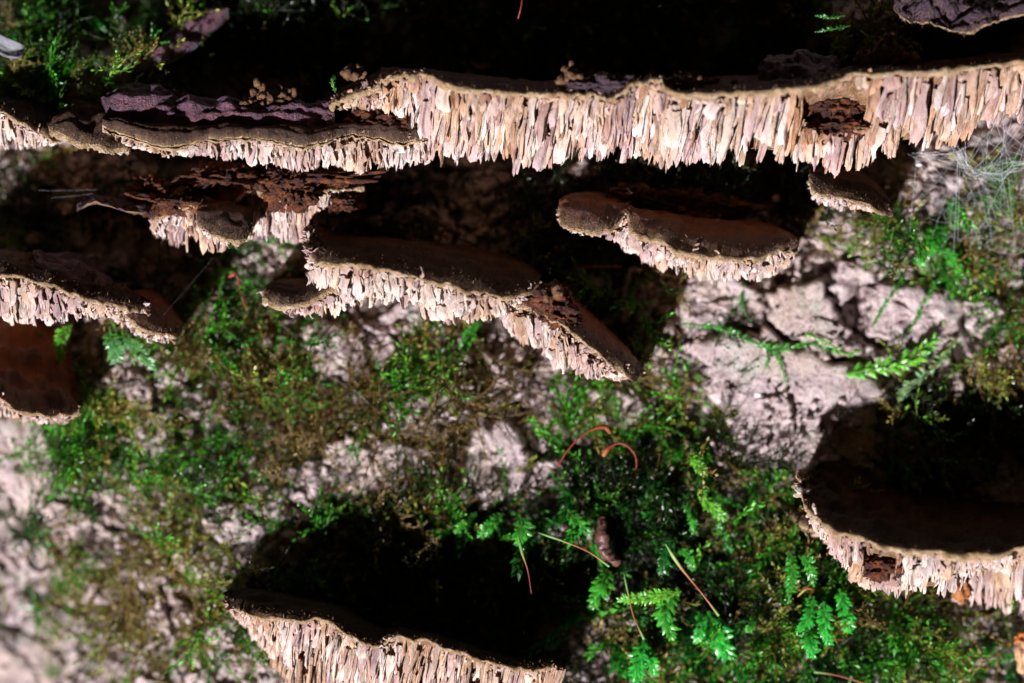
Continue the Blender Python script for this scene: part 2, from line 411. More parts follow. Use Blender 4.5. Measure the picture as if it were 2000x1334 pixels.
for i in range(250):          # the smaller flakes between them
    cx, cy = rnd.uniform(-60, 2060), rnd.uniform(-40, 1370); r = rnd.uniform(12, 34)
    if any(np.hypot(*(c - (cx, cy))) < r + .42 * np.ptp(out[:, 0]) for out, c in PLATES): continue
    k = rnd.randint(5, 8); a0 = rnd.uniform(0, 6)
    pl = [(cx + r * rnd.uniform(.65, 1.2) * math.cos(a0 + 6.283 * j / k), cy + r * rnd.uniform(.6, 1.05) * math.sin(a0 + 6.283 * j / k)) for j in range(k)]
    plate(pl, rnd.uniform(8, 26), .8, seed=900 + i * 7, tilt=(rnd.uniform(-.25, .25), rnd.uniform(-.3, .3)))

# ------------------------------------------------------------------ gill plates: prototypes of the hanging blades
def blade_proto(seed):
    """a folded plate hanging from z=0 to z=-1, half width .5, soft ragged lower edge"""
    r = np.random.RandomState(seed); nx, nz = 9, 7
    x = np.linspace(-.5, .5, nx); t = np.linspace(0, 1, nz)
    kind = seed % 4
    end = 1 - .12 * np.abs(x * 2) ** 2.5 - r.uniform(0, .10, nx)
    if kind == 0: end = 1 - .55 * np.abs(x * 2 - r.uniform(-.5, .5)) ** 1.4 - r.uniform(0, .06, nx)       # one slanting point
    if kind == 1:
        k = r.randint(2, nx - 2); end[k] -= r.uniform(.15, .4); end[k + 1] -= r.uniform(0, .12)             # split tip
    if kind == 3: end = 1 - .35 * np.clip((x + .5) * r.choice([-1, 1]) + .5, 0, 1) - r.uniform(0, .12, nx)    # cut aslant
    end = np.clip(end, .35, 1.05)
    Xg = np.repeat(x[:, None], nz, 1) * (1 + r.uniform(-.3, .18) * t[None] ** 1.3 + .10 * np.sin(t * 7 + r.uniform(0, 6))[None])
    Zg = -end[:, None] * t[None]
    curl = r.uniform(-1.6, 1.6); w1, w2, w3 = r.uniform(0, 6, 3)
    Yc = curl * (Xg * 2) ** 2 * .26 + .13 * np.sin(Xg * r.uniform(6, 13) + w1 + t[None] * 2) + .12 * np.sin(t * 6 + w2)[None] * (.3 + t[None]) + r.normal(0, .022, Xg.shape)
    Xg = Xg + .10 * np.sin(t * 5 + w3)[None]
    th = (.15 * np.sqrt(np.clip(1 - (x * 2) ** 2 * .9, 0, 1)))[:, None] * (1.0 - .70 * t[None] ** 2) * (1 + .3 * np.sin(x * 14 + w2))[:, None]
    A = np.stack([Xg, Yc - th, Zg], -1).reshape(-1, 3); B = np.stack([Xg, Yc + th, Zg], -1).reshape(-1, 3)
    F = gridF(nx, nz); n = nx * nz; f2 = gridF(nx, nz, n)[:, ::-1]
    bottom = [((i) * nz + nz - 1, (i) * nz + nz - 1 + n, (i + 1) * nz + nz - 1 + n, (i + 1) * nz + nz - 1) for i in range(nx - 1)]
    sides = [(j, j + n, j + 1 + n, j + 1) for j in range(nz - 1)] + [((nx - 1) * nz + j, (nx - 1) * nz + j + 1, (nx - 1) * nz + j + 1 + n, (nx - 1) * nz + j + n) for j in range(nz - 1)]
    V = np.vstack([A, B]); F = np.vstack([F, f2, np.array(bottom), np.array(sides)])
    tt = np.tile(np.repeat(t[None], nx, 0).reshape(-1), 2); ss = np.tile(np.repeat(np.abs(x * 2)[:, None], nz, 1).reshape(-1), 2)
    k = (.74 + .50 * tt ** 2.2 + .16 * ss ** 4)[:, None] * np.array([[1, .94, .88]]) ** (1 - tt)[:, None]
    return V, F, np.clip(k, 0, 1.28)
PROTO = [blade_proto(100 + i) for i in range(32)]
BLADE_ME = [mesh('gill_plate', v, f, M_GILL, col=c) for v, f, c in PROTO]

TINTS = np.array([(1., .94, .90), (.84, .77, .77), (1.02, 1., .97), (.85, .73, .62), (.93, .87, .87), (1.03, .95, .84)])
def in_holes(px, py, holes):
    for (cx, cy, rx, ry) in holes:
        if ((px - cx) / rx) ** 2 + ((py - cy) / ry) ** 2 < 1: return True
    return False

def lobe(thing, stations, cap, n=None, bulge=4, disp=4, ridge=2.5, rim=7, rim_on=True,
         rows=6, wid=15, length=60, lean=-.12, maxparts=120, holes=(), recess=26, density=1.0, seed=1, end_taper=.06, yaw=1.2, convex=.5, fold=16, jit=6):
    """one bracket lobe: stations = [(back), (rim), (gill bottom)] each (px, py, d)"""
    base = np.array(thing.location); r = np.random.RandomState(seed)
    st = np.array(stations, float)                    # (k,3,3)
    span = np.hypot(*np.diff(st[:, 1, :2], axis=0).T).sum()
    n = n or int(max(24, span / 4.5))
    Bk, Mg, Gb = (cr(st[:, i], n) for i in range(3))
    s = np.linspace(0, 1, n)
    wob = 3.2 * fbm(s * span / 26, seed, oct=3, seed=seed) + 1.5 * fbm(s * span / 8, seed, oct=2, seed=seed + 4)
    Mg[:, 1] += wob; Mg[:, 2] += 5 * fbm(s * span / 40, seed + 3.3, oct=3, seed=seed + 2)
    m = 26; v = np.linspace(0, 1, m)
    T = Bk[:, None] * (1 - v)[None, :, None] + Mg[:, None] * v[None, :, None]
    prof = np.sin(np.pi * v) ** .8
    if convex > 0:
        ve = np.sin(v * np.pi / 2) * convex + v * (1 - convex); vh = (1 - np.cos(v * np.pi / 2)) * convex + v * (1 - convex)
        T[..., 2] = Bk[:, None, 2] * (1 - ve)[None] + Mg[:, None, 2] * ve[None]
        T[..., 1] = Bk[:, None, 1] * (1 - vh)[None] + Mg[:, None, 1] * vh[None]
    T[..., 1] -= bulge * prof[None] * .8; T[..., 2] += bulge * prof[None] * .7
    nz = disp * fbm(T[..., 0] / 34, T[..., 1] / 34, T[..., 2] / 34, oct=5, seed=seed + 7) * (np.sin(np.pi * v) ** .4)[None]
    zones = ridge * np.sin(v * 26 + 2.5 * fbm(s * 4, 0, seed=seed + 8)[:, None] + fbm(T[..., 0] / 50, T[..., 2] / 50, seed=seed + 9)) * (prof ** .5 * (1 - v ** 5))[None]
    T[..., 1] -= nz + zones * .7; T[..., 2] += nz * .6 + zones * .5
    # carry the back edge into the bark
    pre = Bk.copy(); pre[:, 2] = np.minimum(macro(Bk[:, 0], Bk[:, 1]) - 60, Bk[:, 2] - 10)
    Tall = np.concatenate([pre[:, None], T], 1)
    uv = np.stack([np.repeat(s[:, None] * span / 100, m + 1, 1), np.repeat(np.concatenate([[0], v])[None], n, 0)], -1)
    me = mesh('cap', P(Tall[..., 0], Tall[..., 1], Tall[..., 2]).reshape(-1, 3) - base, gridF(n, m + 1), cap, uv=uv)
    link('cap', me, thing)
    out = Mg - T[:, -3]; out[:, 1] *= .3; out /= np.linalg.norm(out, axis=1)[:, None] + 1e-9
    # rim: a rounded lip
    if rim_on:
        th = np.linspace(math.radians(90), math.radians(-130), 10)
        rr = .72 * rim * (1 + .5 * fbm(s * span / 22, 7.7, oct=4, seed=seed + 12, gain=.6))
        Rm = Mg[:, None] + out[:, None] * ((np.cos(th)[None, :, None]) * rr[:, None, None])
        Rm[..., 1] += (1 - np.sin(th)[None]) * rr[:, None]
        k = 2.2 * fbm(Rm[..., 0] / 9, Rm[..., 1] / 9, Rm[..., 2] / 9, oct=3, seed=seed + 14) * np.clip(np.arange(10) / 2.5, 0, 1)[None]
        Rm[..., 1] += k; Rm[..., 2] += k
        me = mesh('rim', P(Rm[..., 0], Rm[..., 1], Rm[..., 2]).reshape(-1, 3) - base, gridF(n, 10), M_RIM)
        link('rim', me, thing)
        nh = int(span * 2.4); hu = r.randint(0, n - 1, nh); hv = r.randint(m - 6, m, nh)
        p0 = T[hu, hv] + r.normal(0, .5, (nh, 3)); dr = out[hu] * r.uniform(.4, 1., (nh, 1)) + r.normal(0, .35, (nh, 3)); dr[:, 1] += r.uniform(-.5, .7, nh)
        ln_h = r.uniform(3, 9, nh)[:, None]; p1 = p0 + dr * ln_h; wv = np.stack([r.uniform(.4, .8, nh), r.normal(0, .3, nh), 0 * hu], 1)
        hq = np.stack([p0 - wv, p0 + wv, p1 + wv * .3, p1 - wv * .3], 1); ct = np.array([(.13, .08, .05), (.08, .045, .03), (.22, .145, .09), (.055, .03, .02)])[r.randint(0, 4, nh)]
        link('felt_hairs', mesh('felt_hairs', P(hq[..., 0], hq[..., 1], hq[..., 2]).reshape(-1, 3) - base, np.arange(nh * 4).reshape(-1, 4), M_CHIP, col=np.repeat(ct, 4, 0)), thing, kind='stuff')
    # flesh behind the gills
    mv = 14; vv = np.linspace(0, 1, mv)
    G = Mg[:, None] * (1 - vv)[None, :, None] + Gb[:, None] * vv[None, :, None]
    G[..., 2] -= recess * np.clip(vv * 6, 0, 1)[None]
    G[..., 1] -= np.minimum(26, .32 * np.maximum(Gb[:, 1] - Mg[:, 1], 0))[:, None] * vv[None]
    k = 5 * fbm(G[..., 0] / 13, G[..., 1] / 45, 0, oct=4, seed=seed + 20) * np.clip(vv * 5, 0, 1)[None]
    G[..., 2] += k
    for (cx, cy, rx, ry) in holes:
        q = np.clip(1 - ((G[..., 0] - cx) / rx) ** 2 - ((G[..., 1] - cy) / ry) ** 2, 0, 1); G[..., 2] -= 55 * np.sqrt(q)
    post = G[:, -1].copy(); post[:, 2] = np.minimum(macro(post[:, 0], post[:, 1]) - 60, post[:, 2] - 20); post[:, 1] -= 8
    G = np.concatenate([G, post[:, None]], 1)
    me = mesh('pore_layer', P(G[..., 0], G[..., 1], G[..., 2]).reshape(-1, 3) - base, gridF(n, mv + 1)[:, ::-1], M_FLESH)
    link('pore_layer', me, thing)
    # the hanging plates
    L = []
    if rows:
        for j in range(rows):
            vr = (j + .75) / rows
            cnt = int(span / wid * 1.35 * density)
            for i in range(cnt):
                u = (i + r.uniform(-.35, 1.35)) / cnt * (n - 1); u = min(max(u, 0), n - 1.001); a = int(u); f = u - a
                mg = Mg[a] * (1 - f) + Mg[a + 1] * f; gb = Gb[a] * (1 - f) + Gb[a + 1] * f
                h = np.hypot(*(gb - mg)[:2]); dy = max(gb[1] - mg[1], 1.); slope = (mg[2] - gb[2]) / max(dy, 25)
                if h < 6: continue
                vt = min(vr + r.uniform(-.5, .5) / rows, 1.06) if r.rand() < .6 else r.uniform(.6, 1.08)
                tip = mg * (1 - vt) + gb * vt
                tip[2] += fold * float(fbm(tip[0] / 46, tip[1] / 70, seed + .5, oct=2, seed=seed + 30)) * min(1, vt * 3) + r.normal(0, jit)
                e = min(1, u / (n * end_taper + 1), (n - 1 - u) / (n * end_taper + 1))
                ln = max(9., min(length * r.uniform(.55, 1.25), dy * vt - .9 * rim))
                wd = wid * r.choice([.55, .7, .9, 1.2, 1.6, 2.1]) * r.uniform(.8, 1.2) * (.6 + .4 * e)
                if in_holes(tip[0], tip[1], holes): continue
                for (cx, cy, rx, ry) in holes:
                    qx = (tip[0] - lean * ln * .3 - cx) / rx
                    if abs(qx) < 1 and tip[1] > cy: ln = max(8., min(ln, tip[1] - cy - ry * math.sqrt(1 - qx * qx) * .9))
                tilt = lean + r.normal(0, .09); fwd = min(.72 * slope, 1.1) + r.normal(0, .09)
                fwd = min(fwd, (mg[2] - 9 - tip[2]) / max(ln, 9))
                ax = np.array([-tilt, fwd, 1.0])      # from tip up to root, in x, d, up
                root = np.array([tip[0] + ax[0] * ln, tip[1] - ax[2] * ln, tip[2] + ax[1] * ln - 3])
                st_ = float(fbm(tip[0] / 38, tip[1] / 60, seed, oct=3, seed=seed + 40)); stain = np.array([1., 1., 1.])
                if st_ > .28: stain = np.array([.86, .72, .60]) ** min(1., (st_ - .28) * 4)
                elif st_ < -.38: stain = np.array([.80, .70, .74])
                for (cx, cy, rx, ry) in holes:
                    q_ = math.hypot((tip[0] - cx) / rx, (tip[1] - ln * .5 - cy) / ry)
                    if q_ < 1.6: stain = stain * np.array([.62, .40, .24]) ** (1.6 - max(q_, .8))
                L.append((root, ax, ln, wd, r.normal(0, yaw), vt, r.randint(len(PROTO)), r.uniform(.8, 1.1) * stain))
        L.sort(key=lambda q: -q[2] * q[3])
        parts, rest = L[:maxparts], L[maxparts:]
        def frame(root, ax, ln, wd, yw):
            pw = P(*root); sc_ = (DC - root[2] * U) / DC
            up = np.array([ax[0], -ax[1], ax[2]]); ln = ln * np.linalg.norm(up); up = up / np.linalg.norm(up)
            xx = np.array([math.cos(yw), math.sin(yw), 0]); xx -= up * xx.dot(up); xx /= np.linalg.norm(xx)
            yy = np.cross(up, xx)
            th = min(wd, 20) * .95
            return np.stack([xx * wd * U * sc_, yy * th * U * sc_, up * ln * U * sc_], 1), pw
        for (root, ax, ln, wd, yw, vt, kk, br) in parts:
            A, pw = frame(root, ax, ln, wd, yw)
            o = bpy.data.objects.new('gill_plate', BLADE_ME[kk]); sc.collection.objects.link(o); o.parent = thing
            o.color = (*br, 1)
            o.matrix_basis = Matrix.Translation(Vector(pw - base)) @ Matrix(A.tolist()).to_4x4()
        if rest:
            ch = []
            for kk in range(len(PROTO)):
                sel = [q for q in rest if q[6] == kk]
                if not sel: continue
                fr = [frame(*q[:5]) for q in sel]
                ch.append(scatter(PROTO[kk][0], PROTO[kk][1], np.array([a for a, _ in fr]), np.array([p - base for _, p in fr]),
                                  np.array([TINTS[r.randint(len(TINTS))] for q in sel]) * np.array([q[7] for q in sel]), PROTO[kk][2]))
            Vv, Ff, Cc = join(ch)
            link('small_gill_plates', mesh('small_gill_plates', Vv, Ff, M_GILL, col=Cc), thing, kind='stuff')
    return Bk, Mg, Gb

def fungus(name, label, px, py, group=None, d=0, cat='bracket fungus'):
    t = empty(name, P(px, py, d)); tag(t, label, cat, group); return t

def xst(xs, my, gy, by, md, gd, bd):
    """stations at given px from (px, value) polylines"""
    f = lambda pl, x: float(np.interp(x, *zip(*pl))) if isinstance(pl, (list, tuple)) else float(pl)
    return [((x, f(by, x), f(bd, x)), (x, f(my, x), f(md, x)), (x, f(gy, x), f(gd, x))) for x in xs]

def lump(thing, name, c, rad, mat, seed=0, amp=.35, res=44, fr=2.2, rot=0.):
    """rough crumbly mass, c=(px,py,d), rad=(rx,ry,rd)"""
    base = np.array(thing.location)
    th = np.linspace(0, np.pi, res); ph = np.linspace(0, 2 * np.pi, res * 2)
    a, b = np.meshgrid(th, ph, indexing='ij')
    x, y, z = np.sin(a) * np.cos(b), np.cos(a), np.sin(a) * np.sin(b)
    k = 1 + amp * fbm(x * fr + seed, y * fr, z * fr, oct=3, seed=seed, gain=.55)
    x, y, z = x * k, y * k, z * k
    X_, Y_, Z_ = x * rad[0], y * rad[1], z * rad[2]
    g = (1 - 2 * np.abs(fbm(X_ / 16 + seed, Y_ / 13, Z_ / 16, oct=4, seed=seed + 3, gain=.6))) * min(rad) * .42
    ln_ = np.sqrt(x * x + y * y + z * z) + 1e-6
    X_, Y_, Z_ = X_ + g * x / ln_, Y_ + g * y / ln_, Z_ + g * z / ln_
    W = P(c[0] + X_, c[1] + Y_, c[2] + Z_).reshape(-1, 3) - base
    return link(name, mesh(name, W, gridF(res, res * 2), mat), thing)

# ------------------------------------------------------------------ the brackets
# the long shelf, right-hand piece
A2 = fungus('bracket_fungus', 'longest pale shelf with a deep curtain of beige gills and a rusty rotten pocket', 1330, 180)
xsA = [628, 660, 700, 738, 748, 790, 840, 900, 960, 1040, 1110, 1160, 1195, 1228, 1262, 1290, 1310, 1400, 1500, 1590, 1650, 1740, 1840, 1930, 2030, 2120]
my = [(628, 208), (660, 192), (700, 178), (738, 168), (748, 152), (790, 141), (840, 148), (900, 166), (960, 176), (1040, 180), (1110, 178), (1160, 182), (1195, 188),
      (1228, 165), (1262, 152), (1290, 153), (1310, 175), (1400, 178), (1500, 174), (1590, 166), (1650, 146), (1740, 137), (1840, 132), (1930, 122), (2030, 112), (2120, 108)]
gy = [(628, 214), (660, 212), (700, 212), (738, 210), (748, 214), (790, 232), (825, 262), (842, 318), (900, 316), (960, 318), (1040, 336), (1075, 330), (1110, 312), (1180, 308),
      (1228, 308), (1290, 318), (1330, 330), (1400, 318), (1500, 318), (1560, 328), (1640, 340), (1672, 318), (1700, 306), (1740, 304), (1840, 288), (1920, 262), (1965, 236), (2030, 226), (2120, 210)]
lobe(A2, xst(xsA, my, gy, [(628, 200), (748, 136), (900, 146), (1040, 160), (1200, 158), (1310, 160), (1650, 134), (2120, 98)],
             [(628, 190), (748, 260), (900, 300), (1300, 330), (1700, 345), (2120, 320)],
             [(628, 170), (790, 200), (842, 175), (1300, 200), (1640, 215), (2120, 200)], [(628, 120), (800, 70), (2120, 60)]),
     BROWN, bulge=6, disp=5, rim=9, rows=7, wid=16, length=105, lean=-.13, maxparts=290, holes=[(1630, 226, 70, 36)], recess=34, seed=5, end_taper=.01)
lump(A2, 'rot_pocket', (1632, 250, 240), (64, 20, 24), CRUST, 3, .3); lump(A2, 'rot_pocket', (1632, 205, 235), (70, 26, 24), CRUST, 8, .3)
lump(A2, 'rot_pocket', (1180, 166, 292), (60, 16, 30), CRUST_P, 13, .4)
# left-hand piece: brown rim lobe, purple crust on top
A1 = fungus('bracket_fungus', 'shelf with purple black wrinkled crust on top and a brown felted rim', 420, 230)
xs1 = [200, 235, 300, 360, 420, 480, 540, 590, 640, 680, 720, 770, 815, 835]
lobe(A1, xst(xs1, [(200, 246), (235, 262), (300, 280), (360, 279), (420, 270), (480, 268), (540, 276), (590, 280), (640, 274), (680, 262), (720, 268), (770, 274), (835, 270)],
             [(200, 256), (235, 274), (300, 300), (360, 304), (420, 312), (480, 318), (540, 330), (590, 338), (640, 336), (680, 342), (720, 334), (770, 332), (835, 318)],
             [(200, 238), (260, 243), (360, 250), (480, 248), (590, 252), (640, 252), (720, 246), (835, 242)],
             [(200, 205), (300, 250), (500, 262), (640, 240), (700, 205), (835, 195)],
             [(200, 190), (300, 215), (500, 190), (640, 175), (835, 165)], [(200, 165), (300, 200), (600, 200), (835, 150)]),
     BROWN, bulge=14, disp=5, ridge=1.5, rim=5, rows=6, wid=13, length=58, lean=-.04, maxparts=200, seed=11, end_taper=.04, convex=.7)
lobe(A1, [((96, 246, 150), (96, 252, 165), (100, 258, 150)), ((120, 216, 110), (118, 262, 190), (122, 270, 170)), ((170, 202, 90), (165, 278, 205), (172, 290, 180)),
          ((230, 205, 80), (212, 286, 200), (216, 300, 175)), ((290, 222, 90), (250, 290, 180), (255, 300, 160))],
     BROWN, bulge=12, disp=6, rim=6, rows=3, wid=10, length=24, maxparts=30, seed=14)
lobe(A1, [((196, 208, 120), (200, 214, 140), (200, 216, 130)), ((215, 180, 120), (212, 230, 178), (214, 236, 150)), ((260, 166, 130), (255, 240, 196), (256, 246, 160)),
          ((310, 172, 130), (310, 236, 192), (312, 242, 160)), ((345, 196, 130), (350, 228, 170), (350, 232, 150))],
     PURPLE, bulge=14, disp=9, ridge=3, rim_on=False, rows=0, seed=15, convex=.7)
lobe(A1, [((280, 232, 140), (284, 244, 180), (286, 246, 160)), ((310, 200, 160), (312, 248, 214), (314, 252, 180)), ((370, 190, 170), (365, 252, 230), (366, 256, 190)),
          ((430, 194, 175), (425, 244, 234), (426, 248, 190)), ((520, 204, 175), (520, 244, 232), (522, 248, 190)), ((600, 202, 170), (600, 248, 222), (600, 252, 190)),
          ((650, 204, 160), (655, 250, 206), (655, 252, 180))],
     PURPLE, bulge=10, disp=9, ridge=3, rim_on=False, rows=0, seed=16, convex=.7)
lump(A1, 'rot_pocket', (745, 248, 165), (82, 34, 30), CRUST, 23, .32)
# small piece at the left end of the shelf
A0 = fungus('bracket_fungus', 'short cream bracket end with bluish black top beside the felted brown shelf', 30, 230)
lobe(A0, [((-45, 194, 40), (-45, 212, 150), (-45, 270, 110)), ((-10, 198, 40), (-8, 215, 200), (-10, 298, 110)), ((30, 204, 50), (32, 226, 196), (28, 292, 120)), ((70, 212, 70), (70, 248, 180), (66, 288, 130)),
          ((100, 226, 100), (104, 266, 160), (100, 284, 130)), ((112, 240, 120), (116, 270, 140), (114, 280, 130))],
     BROWN, bulge=8, rows=6, wid=13, length=50, lean=-.05, maxparts=70, seed=21)
lobe(A0, [((-40, 190, 40), (-40, 206, 100), (-40, 210, 90)), ((20, 196, 30), (20, 214, 130), (20, 218, 120)), ((60, 204, 40), (60, 226, 130), (60, 230, 120)), ((98, 222, 60), (98, 238, 110), (98, 240, 100))],
     PURPLE, bulge=10, disp=8, rim_on=False, rows=0, seed=22)

# rotten bracket under the purple shelf
Bf = fungus('bracket_fungus', 'rotting rust coloured bracket with exposed cream plates and a small hairy brown lobe', 500, 400)
xb = [300, 318, 345, 385, 430, 480, 520, 560, 600, 640, 680, 712]
lobe(Bf, xst(xb, [(300, 424), (345, 400), (385, 402), (430, 420), (470, 380), (490, 362), (520, 378), (560, 388), (600, 374), (640, 368), (680, 366), (712, 362)],
             [(300, 470), (318, 484), (345, 488), (385, 494), (430, 498), (470, 480), (490, 470), (520, 476), (560, 472), (600, 470), (640, 450), (680, 420), (712, 396)],
             [(300, 402), (345, 380), (430, 340), (480, 332), (560, 334), (712, 344)],
             [(300, 150), (385, 180), (480, 175), (560, 185), (640, 170), (712, 130)], [(300, 110), (385, 130), (480, 110), (560, 110), (640, 80), (712, 60)], 40),
     CRUST, bulge=4, disp=14, rim=5, rows=5, wid=13, length=76, lean=-.05, maxparts=130, seed=31, yaw=.9)
lobe(Bf, [((386, 408, 170), (384, 428, 200), (388, 436, 180)), ((400, 398, 160), (396, 446, 232), (402, 462, 190)), ((440, 392, 150), (432, 462, 245), (436, 478, 195)),
          ((478, 396, 150), (474, 462, 240), (474, 474, 190)), ((494, 412, 160), (494, 438, 215), (492, 448, 180))],
     BROWN, bulge=12, disp=4, rim=4, rows=3, wid=10, length=26, maxparts=24, seed=33)
lump(Bf, 'crust', (330, 396, 140), (62, 22, 40), CRUST, 41, .5)
lump(Bf, 'crust', (440, 350, 120), (80, 24, 50), CRUST, 42, .45)
lump(Bf, 'crust', (560, 372, 178), (40, 30, 26), CRUST, 43, .5)
lump(Bf, 'crust', (600, 346, 150), (110, 16, 40), CRUST, 44, .5)
lump(Bf, 'crust', (668, 398, 130), (32, 18, 26), CRUST, 45, .5)
lump(Bf, 'crust', (290, 376, 110), (36, 22, 30), CRUST, 46, .5)

# bracket in the middle
Cf = fungus('bracket_fungus', 'dark brown bracket with an upturned end and ragged lilac beige gills', 820, 540)
lobe(Cf, [((596, 446, 150), (599, 450, 165), (601, 458, 150)), ((626, 446, 120), (604, 474, 205), (612, 488, 180)), ((664, 454, 70), (618, 506, 240), (612, 560, 190)), ((700, 462, 50), (650, 512, 262), (640, 606, 170)),
          ((760, 466, 40), (710, 516, 275), (705, 598, 175)), ((820, 470, 40), (770, 526, 282), (765, 596, 175)), ((890, 478, 40), (840, 544, 285), (838, 622, 170)), ((950, 488, 40), (900, 560, 282), (895, 632, 165)),
          ((1000, 500, 40), (950, 572, 275), (950, 628, 165)), ((1040, 520, 50), (1005, 578, 265), (1000, 608, 170)), ((1060, 545, 90), (1052, 556, 220), (1050, 566, 170))],
     BROWN, bulge=10, disp=6, rim=6, rows=7, wid=14, length=50, lean=-.02, maxparts=220, seed=51, fold=24, jit=9, yaw=1.8)
lobe(Cf, [((514, 570, 150), (514, 572, 165), (516, 580, 150)), ((532, 552, 110), (520, 580, 200), (535, 602, 150)), ((570, 545, 90), (556, 590, 222), (570, 616, 150)), ((610, 544, 90), (604, 584, 226), (610, 620, 160)),
          ((650, 540, 90), (650, 560, 220), (650, 618, 165)), ((680, 545, 100), (690, 556, 200), (690, 600, 165))],
     BROWN, bulge=8, rim=8, rows=4, wid=13, length=42, lean=0, maxparts=50, seed=53)
# diagonal bracket to its right
Df = fungus('bracket_fungus', 'slanting wedge bracket with rust brown back beside a crumbly rotten knob', 1150, 640)
lobe(Df, [((1010, 588, 150), (1004, 592, 190), (990, 640, 130)), ((1060, 556, 110), (1040, 602, 210), (1010, 664, 120)), ((1095, 562, 80), (1072, 616, 232), (1062, 690, 130)), ((1130, 590, 60), (1106, 634, 248), (1085, 716, 135)),
          ((1170, 625, 60), (1150, 672, 255), (1118, 732, 140)), ((1205, 660, 70), (1195, 706, 250), (1165, 744, 150)), ((1235, 692, 100), (1230, 730, 225), (1212, 742, 160)), ((1252, 722, 150), (1254, 732, 180), (1250, 736, 160))],
     RUST, bulge=12, disp=5, rim=5, rows=7, wid=13, length=54, lean=.10, maxparts=130, seed=61)
lump(Df, 'crust', (1082, 590, 222), (34, 26, 24), CRUST, 62, .55)
lump(Df, 'crust', (1096, 622, 226), (26, 16, 16), CRUST, 63, .5)

# right-hand middle bracket: two lobes
Ef = fungus('bracket_fungus', 'two lobed rust and violet bracket with felted rim and cream plates', 1340, 450)
lobe(Ef, [((1092, 406, 130), (1092, 412, 150), (1094, 420, 140)), ((1112, 384, 90), (1098, 432, 205), (1104, 442, 170)), ((1150, 375, 70), (1128, 444, 225), (1134, 456, 180)), ((1190, 380, 70), (1165, 450, 225), (1168, 462, 175)),
          ((1220, 388, 80), (1196, 444, 215), (1198, 470, 160)), ((1238, 400, 110), (1222, 420, 195), (1210, 482, 150))],
     RUST, bulge=14, disp=6, rim=6, rows=3, wid=10, length=30, maxparts=36, seed=71)
lobe(Ef, [((1228, 412, 150), (1226, 418, 195), (1205, 474, 140)), ((1262, 414, 110), (1240, 448, 220), (1230, 496, 130)), ((1320, 418, 70), (1282, 466, 245), (1272, 520, 130)), ((1380, 424, 50), (1330, 490, 262), (1328, 536, 130)),
          ((1430, 430, 50), (1390, 498, 270), (1385, 548, 130)), ((1480, 436, 50), (1440, 500, 268), (1440, 552, 125)), ((1520, 444, 70), (1490, 496, 255), (1486, 544, 125)), ((1546, 460, 110), (1530, 484, 225), (1520, 532, 125)),
          ((1558, 478, 160), (1558, 484, 185), (1550, 510, 140))],
     RUST, bulge=12, disp=6, rim=7, rows=6, wid=14, length=48, lean=.05, maxparts=150, seed=73)
lump(Ef, 'crust', (1236, 384, 110), (40, 20, 34), CRUST, 76, .28, rot=.3)
lump(Ef, 'crust', (1330, 408, 60), (120, 26, 40), CRUST, 75, .4)
# little bracket tucked beneath the long shelf
Ff_ = fungus('bracket_fungus', 'little tan brown bracket tucked under the long shelf beside the cobweb', 1660, 380)
lobe(Ff_, [((1582, 336, 150), (1580, 348, 180), (1584, 356, 150)), ((1610, 328, 90), (1594, 372, 205), (1600, 396, 130)), ((1650, 328, 70), (1634, 382, 215), (1638, 410, 130)), ((1690, 338, 70), (1680, 392, 212), (1684, 412, 130)),
           ((1724, 372, 90), (1716, 408, 195), (1716, 418, 140)), ((1744, 402, 130), (1744, 410, 160), (1742, 414, 140))],
     BROWN, bulge=8, rim=5, rows=3, wid=11, length=28, maxparts=40, seed=81)

# left-hand brackets
Gf = fungus('bracket_fungus', 'brown bracket with violet crust running back and pink beige gill face', 130, 560)
lobe(Gf, [((-70, 480, 20), (-75, 530, 200), (-75, 600, 120)), ((-20, 490, 20), (-20, 532, 255), (-30, 632, 125)), ((50, 498, 30), (40, 536, 262), (30, 630, 135)), ((120, 510, 50), (100, 552, 266), (90, 634, 140)),
          ((180, 530, 70), (160, 574, 262), (140, 630, 150)), ((225, 556, 100), (215, 590, 250), (196, 620, 160)), ((265, 574, 140), (262, 602, 225), (250, 612, 170)), ((290, 592, 170), (294, 606, 190), (292, 609, 175))],
     BROWN, bulge=12, disp=6, rim=6, rows=7, wid=14, length=54, lean=-.06, maxparts=150, seed=91)
lobe(Gf, [((60, 500, 60), (70, 520, 200), (70, 524, 190)), ((110, 496, 60), (105, 540, 240), (106, 544, 200)), ((160, 505, 60), (155, 558, 240), (156, 562, 200)), ((200, 535, 80), (200, 576, 215), (200, 580, 190)), ((220, 556, 100), (224, 580, 180), (224, 584, 170))],
     PURPLE, bulge=10, disp=10, ridge=3, rim_on=False, rows=0, seed=92)
G2 = fungus('bracket_fungus', 'small orange brown bracket with white frilled rim behind the violet crusted one', 300, 630)
lobe(G2, [((250, 570, 40), (240, 612, 170), (225, 626, 110)), ((290, 565, 30), (268, 632, 190), (262, 652, 110)), ((320, 580, 30), (300, 646, 195), (290, 672, 110)), ((342, 610, 50), (332, 650, 185), (322, 672, 115)), ((358, 634, 90), (356, 646, 150), (350, 656, 115))],
     RUST, bulge=8, rim=6, rows=3, wid=12, length=30, maxparts=36, seed=95)
Hf = fungus('bracket_fungus', 'deep rust red bracket with hollow dark top and pale bark below it', 60, 740)
